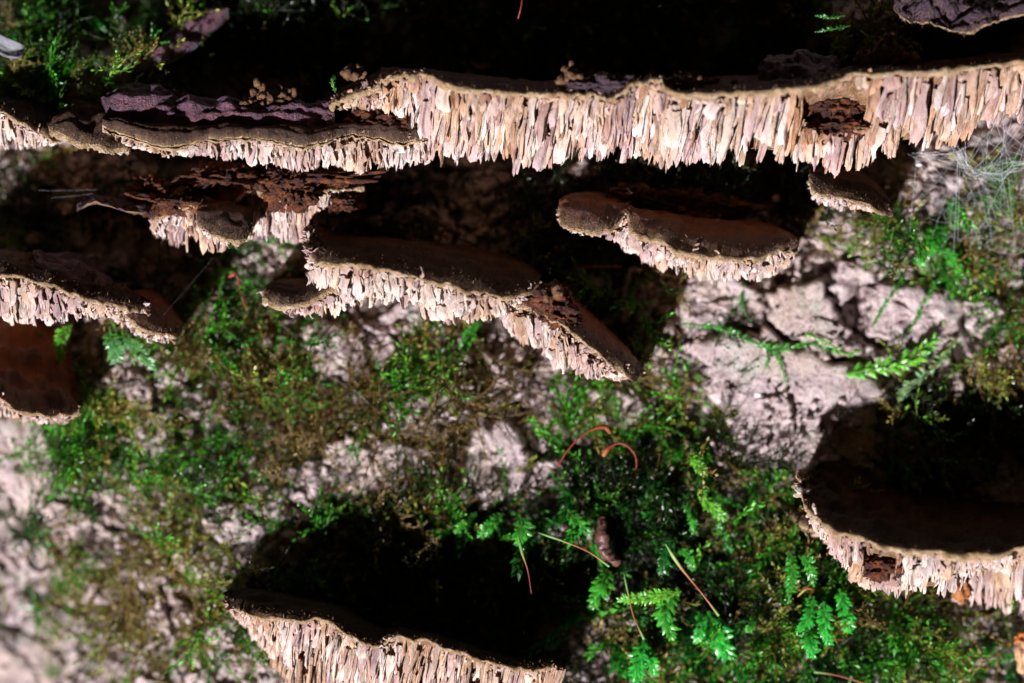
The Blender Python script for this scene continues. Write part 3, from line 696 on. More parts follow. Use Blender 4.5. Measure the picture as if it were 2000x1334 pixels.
lobe(Hf, [((-70, 640, -40), (-66, 740, 120), (-66, 800, 40)), ((-10, 622, -30), (-14, 762, 175), (-20, 812, 60)), ((50, 624, -20), (30, 796, 185), (28, 824, 80)), ((100, 640, -20), (84, 808, 180), (84, 832, 80)), ((135, 690, 0), (128, 806, 165), (126, 826, 80)), ((150, 760, 60), (154, 800, 130), (152, 812, 80))],
     RUST, bulge=-14, disp=16, ridge=4, rim=6, convex=0, rows=3, wid=12, length=30, maxparts=36, seed=97)

# bottom bracket
If = fungus('bracket_fungus', 'black topped bracket with crinkled honeycomb gills under a hanging leafy moss clump', 760, 1240)
lobe(If, [((436, 1162, 110), (437, 1166, 130), (442, 1176, 115)), ((470, 1150, 70), (462, 1190, 180), (480, 1240, 110)), ((540, 1154, 50), (520, 1204, 225), (520, 1300, 110)), ((610, 1168, 40), (580, 1208, 248), (575, 1380, 110)),
          ((670, 1185, 40), (640, 1212, 258), (630, 1420, 110)), ((710, 1205, 40), (690, 1242, 255), (680, 1440, 110)), ((750, 1225, 40), (738, 1260, 248), (730, 1450, 110)), ((790, 1232, 40), (780, 1242, 262), (770, 1460, 110)),
          ((860, 1245, 40), (850, 1256, 268), (840, 1465, 110)), ((930, 1265, 40), (925, 1280, 266), (920, 1465, 110)), ((990, 1285, 50), (985, 1296, 258), (980, 1450, 115)), ((1040, 1298, 80), (1040, 1304, 250), (1040, 1420, 130)),
          ((1078, 1292, 150), (1082, 1294, 235), (1082, 1380, 150))],
     DARKCAP, bulge=8, disp=4, rim=5, rows=10, wid=9.5, length=88, lean=-.2, maxparts=290, seed=101, yaw=3., fold=30, jit=10, recess=40)
# bottom right bracket, its lower twin and the small frill behind
Jf = fungus('bracket_fungus', 'large cupped dark brown bracket with upturned lip and a hairy gall in its gills', 1850, 1040)
lobe(Jf, [((1600, 902, 120), (1566, 922, 150), (1568, 936, 140)), ((1640, 900, 90), (1563, 950, 190), (1572, 962, 170)), ((1680, 915, 60), (1580, 990, 240), (1590, 1010, 200)), ((1740, 950, 40), (1620, 1026, 285), (1640, 1100, 170)),
          ((1800, 965, 40), (1690, 1048, 315), (1690, 1150, 170)), ((1860, 975, 40), (1760, 1068, 330), (1760, 1172, 175)), ((1920, 980, 40), (1850, 1080, 335), (1850, 1165, 190)), ((1990, 980, 40), (1930, 1078, 330), (1930, 1130, 220)),
          ((2060, 980, 40), (2010, 1062, 325), (2010, 1118, 220)), ((2140, 980, 40), (2110, 1050, 320), (2110, 1110, 220))],
     BROWN, bulge=-10, disp=8, ridge=4, rim=9, convex=0, rows=7, wid=14, length=62, lean=.06, maxparts=230, holes=[(1725, 1110, 34, 20)], seed=111)
lump(Jf, 'gall', (1728, 1112, 236), (36, 20, 22), CRUST, 114, .25)
Kf = fungus('bracket_fungus', 'cream toothed bracket with orange edge hidden under the large cupped one', 1940, 1150)
lobe(Kf, [((1864, 1116, 40), (1866, 1126, 90), (1860, 1176, 50)), ((1890, 1086, 40), (1892, 1096, 110), (1892, 1186, 60)), ((1940, 1074, 40), (1942, 1086, 120), (1940, 1198, 65)), ((2000, 1070, 40), (2002, 1080, 125), (2000, 1200, 70)), ((2080, 1066, 40), (2082, 1078, 125), (2080, 1194, 70))],
     RUST, bulge=4, rim=5, rows=4, wid=12, length=90, lean=-.02, maxparts=60, seed=116)
lump(Kf, 'orange_edge', (1880, 1152, 90), (16, 22, 16), plain('orange_flesh', (.30, .11, .03), .6), 118, .3, res=14)
K2 = fungus('bracket_fungus', 'tiny thin frilled bracket peeping from behind the cupped lip', 1575, 1020)
lobe(K2, [((1544, 998, 50), (1544, 1002, 70), (1546, 1008, 60)), ((1570, 990, 30), (1556, 1014, 100), (1560, 1026, 70)), ((1600, 995, 30), (1582, 1030, 110), (1586, 1044, 70)), ((1630, 1010, 30), (1608, 1044, 105), (1606, 1066, 70)), ((1650, 1040, 40), (1630, 1060, 90), (1630, 1072, 70))],
     BROWN, bulge=5, rim=5, rows=2, wid=10, length=20, maxparts=16, seed=119)

# thin dead crusts
Lf = fungus('dead_bracket', 'thin curled dead bracket with torn violet edge above the long shelf', 1880, 40, cat='dead bracket')
lobe(Lf, [((1748, 6, 180), (1745, 18, 200), (1748, 22, 140)), ((1780, -6, 215), (1776, 38, 255), (1780, 42, 190)), ((1830, -6, 225), (1822, 44, 275), (1826, 50, 210)), ((1880, 2, 230), (1876, 64, 290), (1878, 70, 220)), ((1920, -4, 230), (1918, 52, 290), (1920, 58, 220)),
          ((1970, -20, 230), (1966, 32, 285), (1970, 38, 220)), ((2050, -30, 230), (2050, 20, 280), (2050, 28, 220))],
     CRUST_P, bulge=6, disp=18, ridge=.8, rim=2.5, rows=0, seed=121)
L2 = fungus('dead_bracket', 'thin wavy violet crust strip left of the rotten rust bracket', 215, 405, cat='dead bracket')
lobe(L2, [((150, 402, 110), (150, 410, 140), (152, 414, 130)), ((180, 384, 80), (176, 396, 180), (178, 402, 160)), ((215, 384, 70), (212, 400, 190), (214, 405, 170)), ((255, 394, 70), (252, 414, 185), (254, 418, 170)), ((300, 398, 80), (300, 420, 170), (300, 424, 160))],
     CRUST_P, bulge=4, disp=10, rim_on=False, rows=0, seed=123)
L3 = fungus('dead_bracket', 'dim violet crust on the moss behind the purple topped shelf', 350, 90, cat='dead bracket')
lobe(L3, [((270, 128, 60), (268, 142, 110), (268, 146, 100)), ((325, 66, 20), (318, 130, 110), (320, 138, 90)), ((380, 28, 0), (372, 98, 90), (374, 106, 70)), ((418, 18, -20), (414, 62, 60), (414, 68, 50)), ((446, 22, 10), (446, 34, 34), (446, 38, 28))],
     PURPLE, bulge=10, disp=14, rim_on=False, rows=0, seed=125)
L4 = fungus('dead_bracket', 'wrinkled violet lump standing on the long shelf beside crumbs', 1560, 140, cat='dead bracket')
lobe(L4, [((1480, 140, 200), (1482, 156, 240), (1484, 160, 230)), ((1510, 112, 160), (1505, 160, 270), (1506, 166, 250)), ((1570, 108, 150), (1565, 162, 280), (1566, 168, 260)), ((1620, 118, 160), (1620, 158, 270), (1620, 164, 250)), ((1640, 130, 200), (1644, 150, 240), (1644, 154, 230))],
     PURPLE, bulge=14, disp=12, ridge=4, rim_on=False, rows=0, seed=127)
K3 = fungus('young_bracket', 'small pale orange knob growing among moss at the trunk edge', 1990, 1270)
lump(K3, 'knob', (2000, 1272, 60), (18, 30, 22), plain('pale_orange', (.46, .27, .15), .6, .45, 300), 131, .35, res=18)
lump(K3, 'tip', (1996, 1248, 70), (13, 10, 13), plain('orange_tip', (.5, .16, .04), .6), 132, .3, res=14)

# ------------------------------------------------------------------ crumbs of frass lying on the shelves
def frass(px, py, d, n, sx, sy, label, seed, mat=FRASS, s0=(5, 11)):
    r = np.random.RandomState(seed); base = P(px, py, d)
    ch = []
    for i in range(n):
        a = np.linspace(0, np.pi, 5); b = np.linspace(0, 2 * np.pi, 7)[:-1]
        A, B_ = np.meshgrid(a, b, indexing='ij'); q = np.stack([np.sin(A) * np.cos(B_), np.sin(A) * np.sin(B_), np.cos(A)], -1).reshape(-1, 3)
        q = q * (1 + r.uniform(-.35, .35, (len(q), 1))) * r.uniform(*s0) * U * r.uniform(.6, 1.2, (1, 3))
        x = r.normal(0, sx * .5); y = -abs(r.normal(0, sy * .55)) * max(.1, 1 - abs(x) / sx / 1.4)
        F = [];
        for ii in range(4):
            for jj in range(6): k = (jj + 1) % 6; F.append((ii * 6 + jj, ii * 6 + k, (ii + 1) * 6 + k, (ii + 1) * 6 + jj))
        ch.append((q + P(px + x, py + y, d + r.normal(0, 8)) - base, np.array(F), np.ones((len(q), 3))))
    V_, F_, C_ = join(ch); o = link('frass_heap', mesh('frass_heap', V_, F_, mat), None, base)
    tag(o, label, 'frass heap', 'crumbly frass heaps on the shelves'); return o
frass(510, 214, 196, 90, 36, 40, 'brown frass crumbs heaped on the purple crusted shelf, bigger heap', 1)
frass(562, 212, 194, 60, 26, 40, 'brown frass crumbs heaped on the purple crusted shelf, spiky second heap', 2)
frass(340, 192, 130, 30, 22, 10, 'few brown frass crumbs strewn between the two purple crust layers', 3)
frass(1110, 166, 290, 46, 28, 34, 'tall dark frass heap standing on the long shelf', 4)
frass(1340, 160, 290, 40, 60, 12, 'low row of frass crumbs along the long shelf', 5)
frass(1730, 120, 250, 90, 60, 40, 'dark frass mass on the long shelf below the dead curled bracket', 6)
frass(690, 150, 210, 40, 26, 22, 'dry twiggy frass on the upturned shelf end beside a green moss sprig', 7)
frass(1080, 580, 236, 36, 20, 20, 'rusty crumbs on the knob of the slanting bracket', 8)

# ------------------------------------------------------------------ moss
def shoot_proto(seed, nl, leaf, wleaf, curve, taper=.6, spread=1.0, branch=0):
    """leafy moss shoot along +x of length 1; leaves around the stem"""
    r = np.random.RandomState(seed); V, F, C = [], [], []
    def stem(p0, dirn, L, lv, n_leaf):
        m = 8; t = np.linspace(0, 1, m)
        wob = np.stack([t * 0, .10 * np.sin(t * r.uniform(2, 5) + r.uniform(0, 6)), .10 * np.sin(t * r.uniform(2, 5) + r.uniform(0, 6))], 1); wob -= wob[0]
        pts = p0 + dirn * (t * L)[:, None] + wob * L + np.array([0, 0, -curve])[None] * (t ** 2 * L)[:, None]
        v, f = tube(pts, .012 * (1.1 - t * .7) * lv + .002, 3)
        b = sum(len(q) for q in V); V.append(v); F.append(f + b); C.append(np.tile([.55, .42, .3], (len(v), 1)))
        for i in range(n_leaf):
            u = (i + .5) / n_leaf; k = u * (m - 1); a = min(int(k), m - 2); p = pts[a] + (pts[a + 1] - pts[a]) * (k - a)
            tg = pts[a + 1] - pts[a]; tg /= np.linalg.norm(tg)
            ang = i * 2.399 + r.uniform(-.4, .4); s1 = np.cross(tg, [0, 0, 1.]); s1 /= np.linalg.norm(s1) + 1e-9; s2 = np.cross(s1, tg)
            rad = s1 * math.cos(ang) + s2 * math.sin(ang) * .8
            dr = tg * r.uniform(.5, .9) + rad * r.uniform(.5, 1.0) * spread; dr /= np.linalg.norm(dr)
            ll = leaf * (1 - taper * abs(u - .4)) * r.uniform(.7, 1.2); ww = wleaf * r.uniform(.8, 1.2)
            sd = np.cross(dr, rad); sd /= np.linalg.norm(sd) + 1e-9; nn = np.cross(sd, dr)
            q = np.array([p, p + dr * ll * .45 + sd * ww + nn * ww * .5, p + dr * ll * .5 - nn * ww * .15, p + dr * ll * .45 - sd * ww + nn * ww * .5, p + dr * ll + nn * ll * r.uniform(-.25, .1)])
            b = sum(len(q_) for q_ in V); V.append(q); F.append(np.array([(0, 1, 4, 2), (0, 2, 4, 3)]) + b)
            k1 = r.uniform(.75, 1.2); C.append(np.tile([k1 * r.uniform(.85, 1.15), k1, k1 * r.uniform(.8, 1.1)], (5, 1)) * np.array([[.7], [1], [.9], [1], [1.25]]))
        return pts
    pts = stem(np.zeros(3), np.array([1., 0, 0]), 1., 1., nl)
    for j in range(branch):
        a = 1 + (j * 5) // max(branch, 1) + r.randint(0, 2); sgn = 1 if j % 2 else -1
        dr = np.array([.55, .8 * sgn, r.uniform(-.1, .4)]); stem(pts[min(a, 6)], dr / np.linalg.norm(dr), r.uniform(.3, .5), .7, max(6, nl // 3))
    return np.concatenate(V), np.concatenate(F), np.concatenate(C)

FINE = [shoot_proto(300 + i, 24, .15, .021, [0.0, .3, .5, -.2][i % 4], branch=[0, 3, 5][i % 3], spread=.85) for i in range(9)]
DRY = [shoot_proto(400 + i, 18, .11, .011, [0.2, .5, -.3][i % 3], branch=[2, 4][i % 2]) for i in range(6)]
LUSH = [shoot_proto(500 + i, 30, .30, .055, [.1, .3, .5][i % 3], spread=.9) for i in range(6)]

def moss_field(name, label, protos, blobs, n, Lr, cols, out=(0., .6), down=.0, skip=.9, seed=0, mat=M_MOSS, lift=2):
    r = np.random.RandomState(seed)
    wts = np.array([b[2] * b[3] * b[4] for b in blobs], float); wts /= wts.sum()
    idx = r.choice(len(blobs), n, p=wts)
    B = np.array(blobs, float)[idx]
    rad = np.sqrt(r.uniform(0, 1, n)); an = r.uniform(0, 2 * np.pi, n)
    px = B[:, 0] + B[:, 2] * rad * np.cos(an); py = B[:, 1] + B[:, 3] * rad * np.sin(an)
    cl = fbm(px / 60, py / 60, oct=3, seed=77)                     # clumps
    keep = r.uniform(-.5, .6, n) < cl
    for out_, c in PLATES[:len(big_plates)]:
        sc_x, sc_y = np.ptp(out_[:, 0]) * .46, np.ptp(out_[:, 1]) * .46
        ins = ((px - c[0]) / sc_x) ** 2 + ((py - c[1]) / sc_y) ** 2 < 1
        keep &= ~(ins & (r.uniform(0, 1, n) < skip))
    px, py = px[keep], py[keep]; n = len(px)
    d = bark_h(px, py) + r.uniform(0, 14, n) + lift
    pos = P(px, py, d)
    fld = 2.5 * fbm(px / 110, py / 110, oct=2, seed=88)
    phi = fld + r.normal(0, .9, n) - down * np.pi / 2
    if down > 0: phi = -np.pi / 2 + (phi % (2 * np.pi) - np.pi) * (1 - down)
    ou = r.uniform(*out, n)
    g = np.stack([np.cos(phi) * np.cos(ou), -np.sin(ou), np.sin(phi) * np.cos(ou)], 1)
    nn = np.tile(np.array([0, -1., 0]), (n, 1)); nn = nn + r.normal(0, .35, (n, 3)); nn -= g * (nn * g).sum(1)[:, None]; nn /= np.linalg.norm(nn, axis=1)[:, None]
    yy = np.cross(nn, g)
    L = r.uniform(*Lr, n) * U
    A = np.stack([g, yy, nn], 2) * L[:, None, None]
    cols = np.array(cols, float)
    ci = np.clip((fbm(px / 80, py / 80, oct=3, seed=99) * .55 + .5 + r.normal(0, .18, n)) * len(cols), 0, len(cols) - 1).astype(int)
    tint = cols[ci] * r.uniform(.75, 1.25, (n, 1))
    pi = r.randint(0, len(protos), n); ch = []
    for k, (v, f, c) in enumerate(protos):
        s_ = pi == k
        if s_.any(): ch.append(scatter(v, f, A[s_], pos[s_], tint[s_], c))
    V_, F_, C_ = join(ch)
    o = link(name, mesh(name, V_, F_, mat, smooth_=False, col=C_)); tag(o, label, 'moss', kind='stuff'); return o

GREEN = [(470, 600, 120, 130, 1.2), (560, 680, 110, 70, .8), (230, 740, 80, 110, .9), (350, 800, 260, 170, .9), (180, 920, 130, 90, 1.3), (300, 1050, 260, 150, .5), (90, 1090, 130, 120, .7),
         (250, 1220, 300, 150, .45), (500, 980, 130, 90, .6), (830, 700, 80, 70, .9), (960, 900, 70, 80, .6), (1130, 790, 120, 70, .8), (1260, 880, 170, 140, .7), (1340, 790, 100, 110, .9), (1300, 1080, 260, 210, .45),
         (1500, 1260, 320, 150, .6), (1820, 1280, 230, 110, 1.1), (1500, 1000, 120, 90, .6), (1900, 480, 130, 130, 1.2), (1960, 640, 70, 110, 1.), (1620, 450, 70, 60, .7), (140, 90, 240, 110, .5), (1660, 60, 90, 60, 1.2),
         (1180, 620, 120, 60, .4), (720, 1100, 300, 160, .5), (1850, 850, 220, 110, .4), (700, 780, 150, 90, .5), (1000, 50, 600, 120, .25), (120, 400, 200, 90, .3), (1550, 1120, 150, 120, .7), (1760, 400, 60, 60, .8), (1050, 560, 300, 50, .2), (650, 1250, 300, 60, .4)]
BROWNB = [(520, 760, 210, 110, 1.2), (420, 700, 150, 90, .9), (950, 760, 140, 90, 1.1), (700, 900, 270, 110, .7), (1180, 700, 120, 60, .6), (1700, 470, 140, 70, .6), (900, 940, 60, 70, .8), (1400, 1000, 170, 110, .35), (1550, 1130, 110, 90, .6),
          (640, 820, 140, 90, .9), (250, 950, 240, 130, .4), (300, 1180, 300, 160, .25), (1900, 540, 110, 160, .7), (1250, 1130, 170, 110, .25), (1750, 1250, 250, 90, .5), (200, 640, 120, 60, .4), (1640, 100, 100, 40, .5), (1350, 560, 120, 90, .3)]
moss_field('moss_carpet', 'fine green moss matting the cracks of the bark', FINE, GREEN, 5200, (55, 135), [(.03, .10, .014), (.06, .30, .025), (.11, .50, .045), (.18, .46, .05), (.32, .38, .07), (.36, .28, .10)], out=(.1, .9), seed=1)
moss_field('dry_moss', 'tangled brown dry moss threads over the bark', DRY, BROWNB, 1900, (60, 150), [(.14, .10, .035), (.28, .20, .075), (.42, .31, .12), (.26, .28, .06), (.52, .42, .24)], out=(.1, .9), seed=2)
moss_field('leafy_moss', 'dense leafy green moss growing low on the trunk below the brackets', LUSH, [(1300, 1080, 230, 210, 1.2), (1500, 1240, 300, 140, 1.2), (1260, 900, 150, 110, .9), (1000, 1040, 120, 60, .9), (1850, 1290, 200, 80, .6), (1900, 470, 100, 100, .5), (140, 80, 220, 90, .3), (230, 700, 90, 70, .6), (950, 1200, 300, 120, .4)],
           820, (50, 105), [(.015, .08, .014), (.03, .22, .03), (.05, .36, .04), (.09, .44, .05)], out=(.1, .9), down=.62, seed=3, lift=10)

moss_field('painted_shade_moss', 'moss and humus threads coloured near black to deepen the shadows behind the shelves', FINE, [(1000, 60, 640, 140, 1.), (1000, 400, 420, 90, 1.), (150, 400, 220, 90, 1.), (330, 540, 110, 90, 1.2), (720, 1100, 300, 150, 1.), (950, 1200, 280, 140, 1.), (1860, 850, 240, 120, 1.), (1350, 390, 300, 70, .9), (1120, 560, 120, 60, .8), (1850, 90, 240, 70, .8), (1320, 1050, 250, 220, 1.), (1530, 1240, 260, 130, .8)],
           5600, (50, 130), [(.012, .022, .006), (.02, .03, .008), (.03, .026, .012), (.02, .05, .01)], out=(.1, .9), seed=9, skip=.3)  # near-black colours put the shelves' shadows and the dark gaps into this moss
moss_field('shelf_top_moss', 'soft green moss cushion behind the left end of the shelf', FINE, [(140, 90, 260, 110, 1.)], 700, (35, 75), [(.02, .05, .01), (.04, .12, .016), (.07, .17, .025), (.12, .15, .035)], out=(.1, .9), seed=10)
# bark crumbs and grains caught in the moss
def chips(name, label, n, size, cols, seed, region=(-40, 2040, 380, 1370)):
    r = np.random.RandomState(seed); a = np.array([[1, 0, 0], [-1, 0, 0], [0, 1, 0], [0, -1, 0], [0, 0, 1], [0, 0, -1.]])
    F = np.array([(0, 2, 4), (2, 1, 4), (1, 3, 4), (3, 0, 4), (2, 0, 5), (1, 2, 5), (3, 1, 5), (0, 3, 5)])
    px, py = r.uniform(region[0], region[1], n), r.uniform(region[2], region[3], n)
    pos = P(px, py, bark_h(px, py) + r.uniform(0, 22, n))
    q, _ = np.linalg.qr(r.normal(0, 1, (n, 3, 3))); A = q * (r.uniform(.3, 1.2, (n, 1, 3)) * (r.uniform(*size, n) ** 1)[:, None, None] * U)
    cols = np.array(cols); tint = cols[r.randint(0, len(cols), n)] * r.uniform(.7, 1.2, (n, 1))
    V_, F_, C_ = scatter(a, F, A, pos, tint, np.ones((6, 3)))
    o = link(name, mesh(name, V_, F_, M_CHIP, smooth_=False, col=C_)); tag(o, label, 'crumbs', kind='stuff')
chips('bark_crumbs', 'bark crumbs and pale grit lodged in the moss', 3800, (3, 13), [(.40, .30, .29), (.50, .39, .38), (.26, .18, .15), (.34, .27, .27), (.10, .07, .06)], 5)

# single moss shoots one can pick out
def shoot(pts, width, col, label, group, nl=None, seed=0, leaf=1.0, d_up=30, name='moss_shoot', dabs=None):
    """leafy shoot along layout points; leaves in flat overlapping ranks"""
    r = np.random.RandomState(seed); p = np.array(pts, float); n = 24
    line = cr(np.hstack([p, np.zeros((len(p), 1))]), n)[:, :2]
    dd = (bark_h(line[:, 0], line[:, 1]).mean() if dabs is None else dabs) + d_up + 10 * np.sin(np.linspace(0, 3, n))
    W = P(line[:, 0], line[:, 1], dd); base = W[0].copy(); W = W - base
    V, F, C = [], [], []
    v, f = tube(W, np.linspace(3.0, 1.2, n) * U * max(.6, width / 34), 5); V.append(v); F.append(f); C.append(np.tile(np.array(col) * .6 + [.02, .0, 0], (len(v), 1))); b = len(v)
    ln = np.hypot(*np.diff(line, axis=0).T).sum(); nl = nl or int(ln / width * 44 + 30)
    for i in range(nl):
        u = (i + r.uniform(0, .8)) / nl; k = min(u * (n - 1), n - 1.001); a = int(k); q = W[a] + (W[a + 1] - W[a]) * (k - a)
        tg = W[min(a + 1, n - 1)] - W[max(a - 1, 0)]; tg /= np.linalg.norm(tg)
        nrm = np.array([0, -1., 0]); sd = np.cross(nrm, tg); sd /= np.linalg.norm(sd); nrm = np.cross(tg, sd)
        ang = (1 if i % 2 else -1) * r.uniform(.15, 1.25) if r.rand() < .75 else r.uniform(-.25, .25)
        env = math.sin(math.pi * min(1, .18 + .72 * u)) ** .6
        ll = width * .56 * env * leaf * r.uniform(.8, 1.15) * U; ww = ll * r.uniform(.14, .21)
        dr = tg * math.cos(ang) * 1.0 + sd * math.sin(ang) * .85 + nrm * r.uniform(-.25, .75); dr /= np.linalg.norm(dr)
        s2 = np.cross(dr, nrm); s2 /= np.linalg.norm(s2); n2 = np.cross(s2, dr)
        cup = r.uniform(.3, .8); bend = r.uniform(.05, .55)
        m = 5; rowv = []
        for j in range(m):
            t = j / (m - 1); wj = ww * (math.sin(math.pi * (t * .88 + .1)) ** .8); c0 = q + dr * ll * t - n2 * ll * bend * t * t
            rowv += [c0 + s2 * wj - n2 * wj * cup, c0, c0 - s2 * wj - n2 * wj * cup]
        F.append(gridF(m, 3) + b); V.append(np.array(rowv)); b += 3 * m
        k1 = r.uniform(.7, 1.3); cc = np.array(col) * k1 * np.array([r.uniform(.8, 1.3), 1, r.uniform(.7, 1.3)])
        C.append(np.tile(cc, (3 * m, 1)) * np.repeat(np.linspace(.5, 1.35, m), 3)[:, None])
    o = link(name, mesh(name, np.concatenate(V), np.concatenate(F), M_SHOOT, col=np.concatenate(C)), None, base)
    tag(o, label, 'moss shoot', group); return o
DKM = (.04, .20, .025); EM = (.04, .42, .05); MID = (.055, .33, .035); PALE = (.24, .40, .18); DKG = (.02, .14, .025); YG = (.14, .46, .05)
LB1, GB1 = ['broad fan shaped emerald shoot at the foot of the thickest spore stalk', 'narrow emerald shoot hugging the broad fan shaped one', 'curled mid green shoot between the thin and the thick spore stalks', 'yellow green shoot lying sideways across the thin spore stalk', 'hanging green shoot below the knobbly pellet', 'longer prong of the forked emerald shoot under the thin spore stalk', 'shorter prong of the forked emerald shoot under the thin spore stalk', 'dark green shoot beneath the upper tip of the thickest spore stalk', 'small green shoot right beside the tip of the thickest spore stalk'], 'emerald moss shoots low on the trunk'
for i, (pt, wd, c) in enumerate([([(1385, 1195), (1395, 1230), (1425, 1278)], 62, EM), ([(1365, 1195), (1372, 1222), (1360, 1252)], 30, EM), ([(1320, 1150), (1300, 1190), (1312, 1242)], 46, MID), ([(1330, 1155), (1280, 1165), (1212, 1172)], 30, YG),
                                 ([(1185, 1112), (1178, 1140), (1158, 1186)], 40, MID), ([(1258, 1248), (1250, 1285), (1240, 1330)], 40, EM), ([(1262, 1262), (1272, 1290), (1278, 1318)], 26, EM), ([(1320, 1050), (1300, 1085), (1296, 1125)], 34, DKG), ([(1325, 1070), (1345, 1085), (1352, 1112)], 24, MID)]):
    shoot(pt, wd, c, LB1[i], GB1, seed=20 + i, d_up=104)
LB2, GB2 = ['emerald shoot directly under the tiny yellow capsule', 'plump middle shoot of the emerald cluster below the cupped bracket', 'emerald shoot of the cluster closest to the gills of the cupped bracket', 'lowest emerald shoot of the cluster below the cupped bracket', 'long mid green shoot dangling above the tiny yellow capsule', 'shorter mid green shoot beside the long dangling one', 'single tiny green shoot between the fan shaped shoot and the emerald cluster'], 'emerald moss shoots by the cupped bracket'
for i, (pt, wd, c) in enumerate([([(1590, 1165), (1580, 1205), (1562, 1238)], 32, EM), ([(1610, 1175), (1612, 1215), (1618, 1255)], 36, EM), ([(1640, 1150), (1652, 1195), (1658, 1232)], 36, EM), ([(1585, 1225), (1582, 1250), (1588, 1280)], 36, EM), ([(1545, 1080), (1548, 1120), (1540, 1176)], 30, MID), ([(1560, 1085), (1580, 1100), (1588, 1140)], 28, MID), ([(1470, 1200), (1468, 1222), (1460, 1232)], 20, MID)]):
    shoot(pt, wd, c, LB2[i], GB2, seed=40 + i, d_up=100)
LB3, GB3 = ['yellow green shoot just under the lower corner of the smooth bark plate', 'rounded yellow green shoot between the hooked red stalk and smooth plate', 'slim green shoot hanging under the rounded yellow green one', 'small upright green shoot above the tip of the thickest spore stalk'], 'moss shoots along the smooth plate'
for i, (pt, wd, c) in enumerate([([(1365, 955), (1385, 985), (1415, 1012)], 30, YG), ([(1345, 890), (1362, 905), (1378, 925)], 30, YG), ([(1335, 985), (1352, 1010), (1355, 1040)], 22, MID), ([(1430, 1080), (1412, 1040), (1400, 1020)], 18, MID)]):
    shoot(pt, wd, c, LB3[i], GB3, seed=60 + i, d_up=74)
LB4, GB4 = ['broad dark shoot hanging from the pointed bark lump', 'slim dark shoot beside the broad one under the pointed bark lump', 'dark forked shoot between the bark lump and the knobbly pellet', 'faint dark shoot at the edge of the black shadow under the bark lump'], 'shaded shoots under the bark lump'
for i, (pt, wd, c) in enumerate([([(1015, 1005), (1020, 1030), (1022, 1062)], 44, MID), ([(980, 1005), (958, 1025), (938, 1048)], 26, MID), ([(1110, 995), (1125, 1015), (1150, 1038)], 34, MID), ([(930, 1000), (905, 1025), (890, 1040)], 20, MID), ([(840, 690), (834, 715), (828, 748)], 22, YG), ([(812, 660), (818, 690), (836, 716)], 22, YG)][:4]):
    shoot(pt, wd, c, LB4[i], GB4, seed=70 + i, d_up=72)
shoot([(805, 665), (818, 695), (838, 720)], 26, YG, 'bright yellow green shoot right below the middle bracket', None, seed=79, d_up=40)
shoot([(940, 622), (920, 648), (902, 682)], 28, MID, 'pair of green leaves under the middle bracket gills', None, seed=80, d_up=60)
LB5, GB5 = ['broadest pale green shoot under the violet crusted bracket', 'pale green shoot slanting towards the small orange brown bracket', 'curved yellow green shoot next to the deep rust bracket'], 'pale moss shoots under the left bracket'
for i, (pt, wd, c) in enumerate([([(215, 640), (222, 670), (226, 706)], 40, (.10, .30, .10)), ([(240, 655), (270, 685), (305, 722)], 30, (.10, .28, .08)), ([(140, 635), (118, 660), (118, 702)], 30, YG)]):
    shoot(pt, wd, c, LB5[i], GB5, seed=84 + i, d_up=84)
shoot([(1335, 632), (1400, 640), (1470, 668), (1520, 682), (1580, 672), (1640, 690)], 17, MID, 'long thin moss strand lying across the smooth bark plate', None, nl=130, seed=90, d_up=34, leaf=1.3)
shoot([(1502, 680), (1520, 700), (1538, 752)], 12, MID, 'thin moss side strand hanging down over the smooth bark plate', None, nl=60, seed=91, d_up=36, leaf=1.3)
shoot([(1498, 682), (1500, 700), (1494, 722)], 10, MID, 'shorter moss side strand dangling over the smooth bark plate', None, nl=30, seed=92, d_up=36, leaf=1.3)
shoot([(1572, 650), (1600, 662), (1650, 690), (1680, 684)], 18, YG, 'yellow green moss strand joining the long strand from the right', None, nl=60, seed=93, d_up=42)
shoot([(1652, 730), (1720, 718), (1780, 700), (1830, 660)], 44, YG, 'broad bright feathery moss shoot right of the smooth bark plate', None, nl=90, seed=94, d_up=58)
shoot([(1868, 662), (1830, 712), (1790, 745), (1760, 775), (1742, 835)], 34, PALE, 'pale greyish moss shoot trailing into the shadow of the cupped bracket', None, nl=80, seed=95, d_up=60)
shoot([(1702, 640), (1725, 600), (1752, 560), (1766, 540)], 16, MID, 'slender moss strand climbing between two ridged bark plates', None, nl=60, seed=96, d_up=52)
shoot([(1735, 672), (1780, 640), (1805, 590), (1825, 555), (1845, 545)], 16, MID, 'slender moss strand curving over the ridged bark plate', None, nl=80, seed=97, d_up=66)
shoot([(1850, 440), (1825, 465), (1795, 512)], 44, MID, 'broad dark green moss shoot below the cobweb', None, seed=98, d_up=56)
shoot([(1830, 480), (1860, 505), (1880, 540)], 26, MID, 'smaller green moss shoot beside the broad one below the cobweb', None, seed=99, d_up=56)
shoot([(1455, 555), (1448, 590), (1468, 635)], 14, MID, 'short moss sprig hanging under the two lobed bracket', None, nl=40, seed=103, d_up=34)
LB6, GB6 = 'feathery green sprig beside the dead curled bracket', 'sprigs beside the dead curled bracket'
for i, (pt, wd, c) in enumerate([([(1650, 30), (1620, 34), (1592, 30)], 13, DKM), ([(1660, 50), (1630, 56), (1594, 62)], 13, DKM), ([(1665, 70), (1645, 80), (1630, 98)], 13, DKM), ([(1680, 60), (1695, 72), (1712, 72)], 12, DKM)]):
    shoot(pt, wd, c, LB6, GB6, seed=104 + i, d_up=0, dabs=225, nl=54, leaf=.9)
shoot([(655, 180), (650, 165), (652, 146)], 13, (.06, .25, .03), 'tiny green moss sprig on the tip of the long shelf', None, nl=36, seed=110, dabs=215, d_up=0)

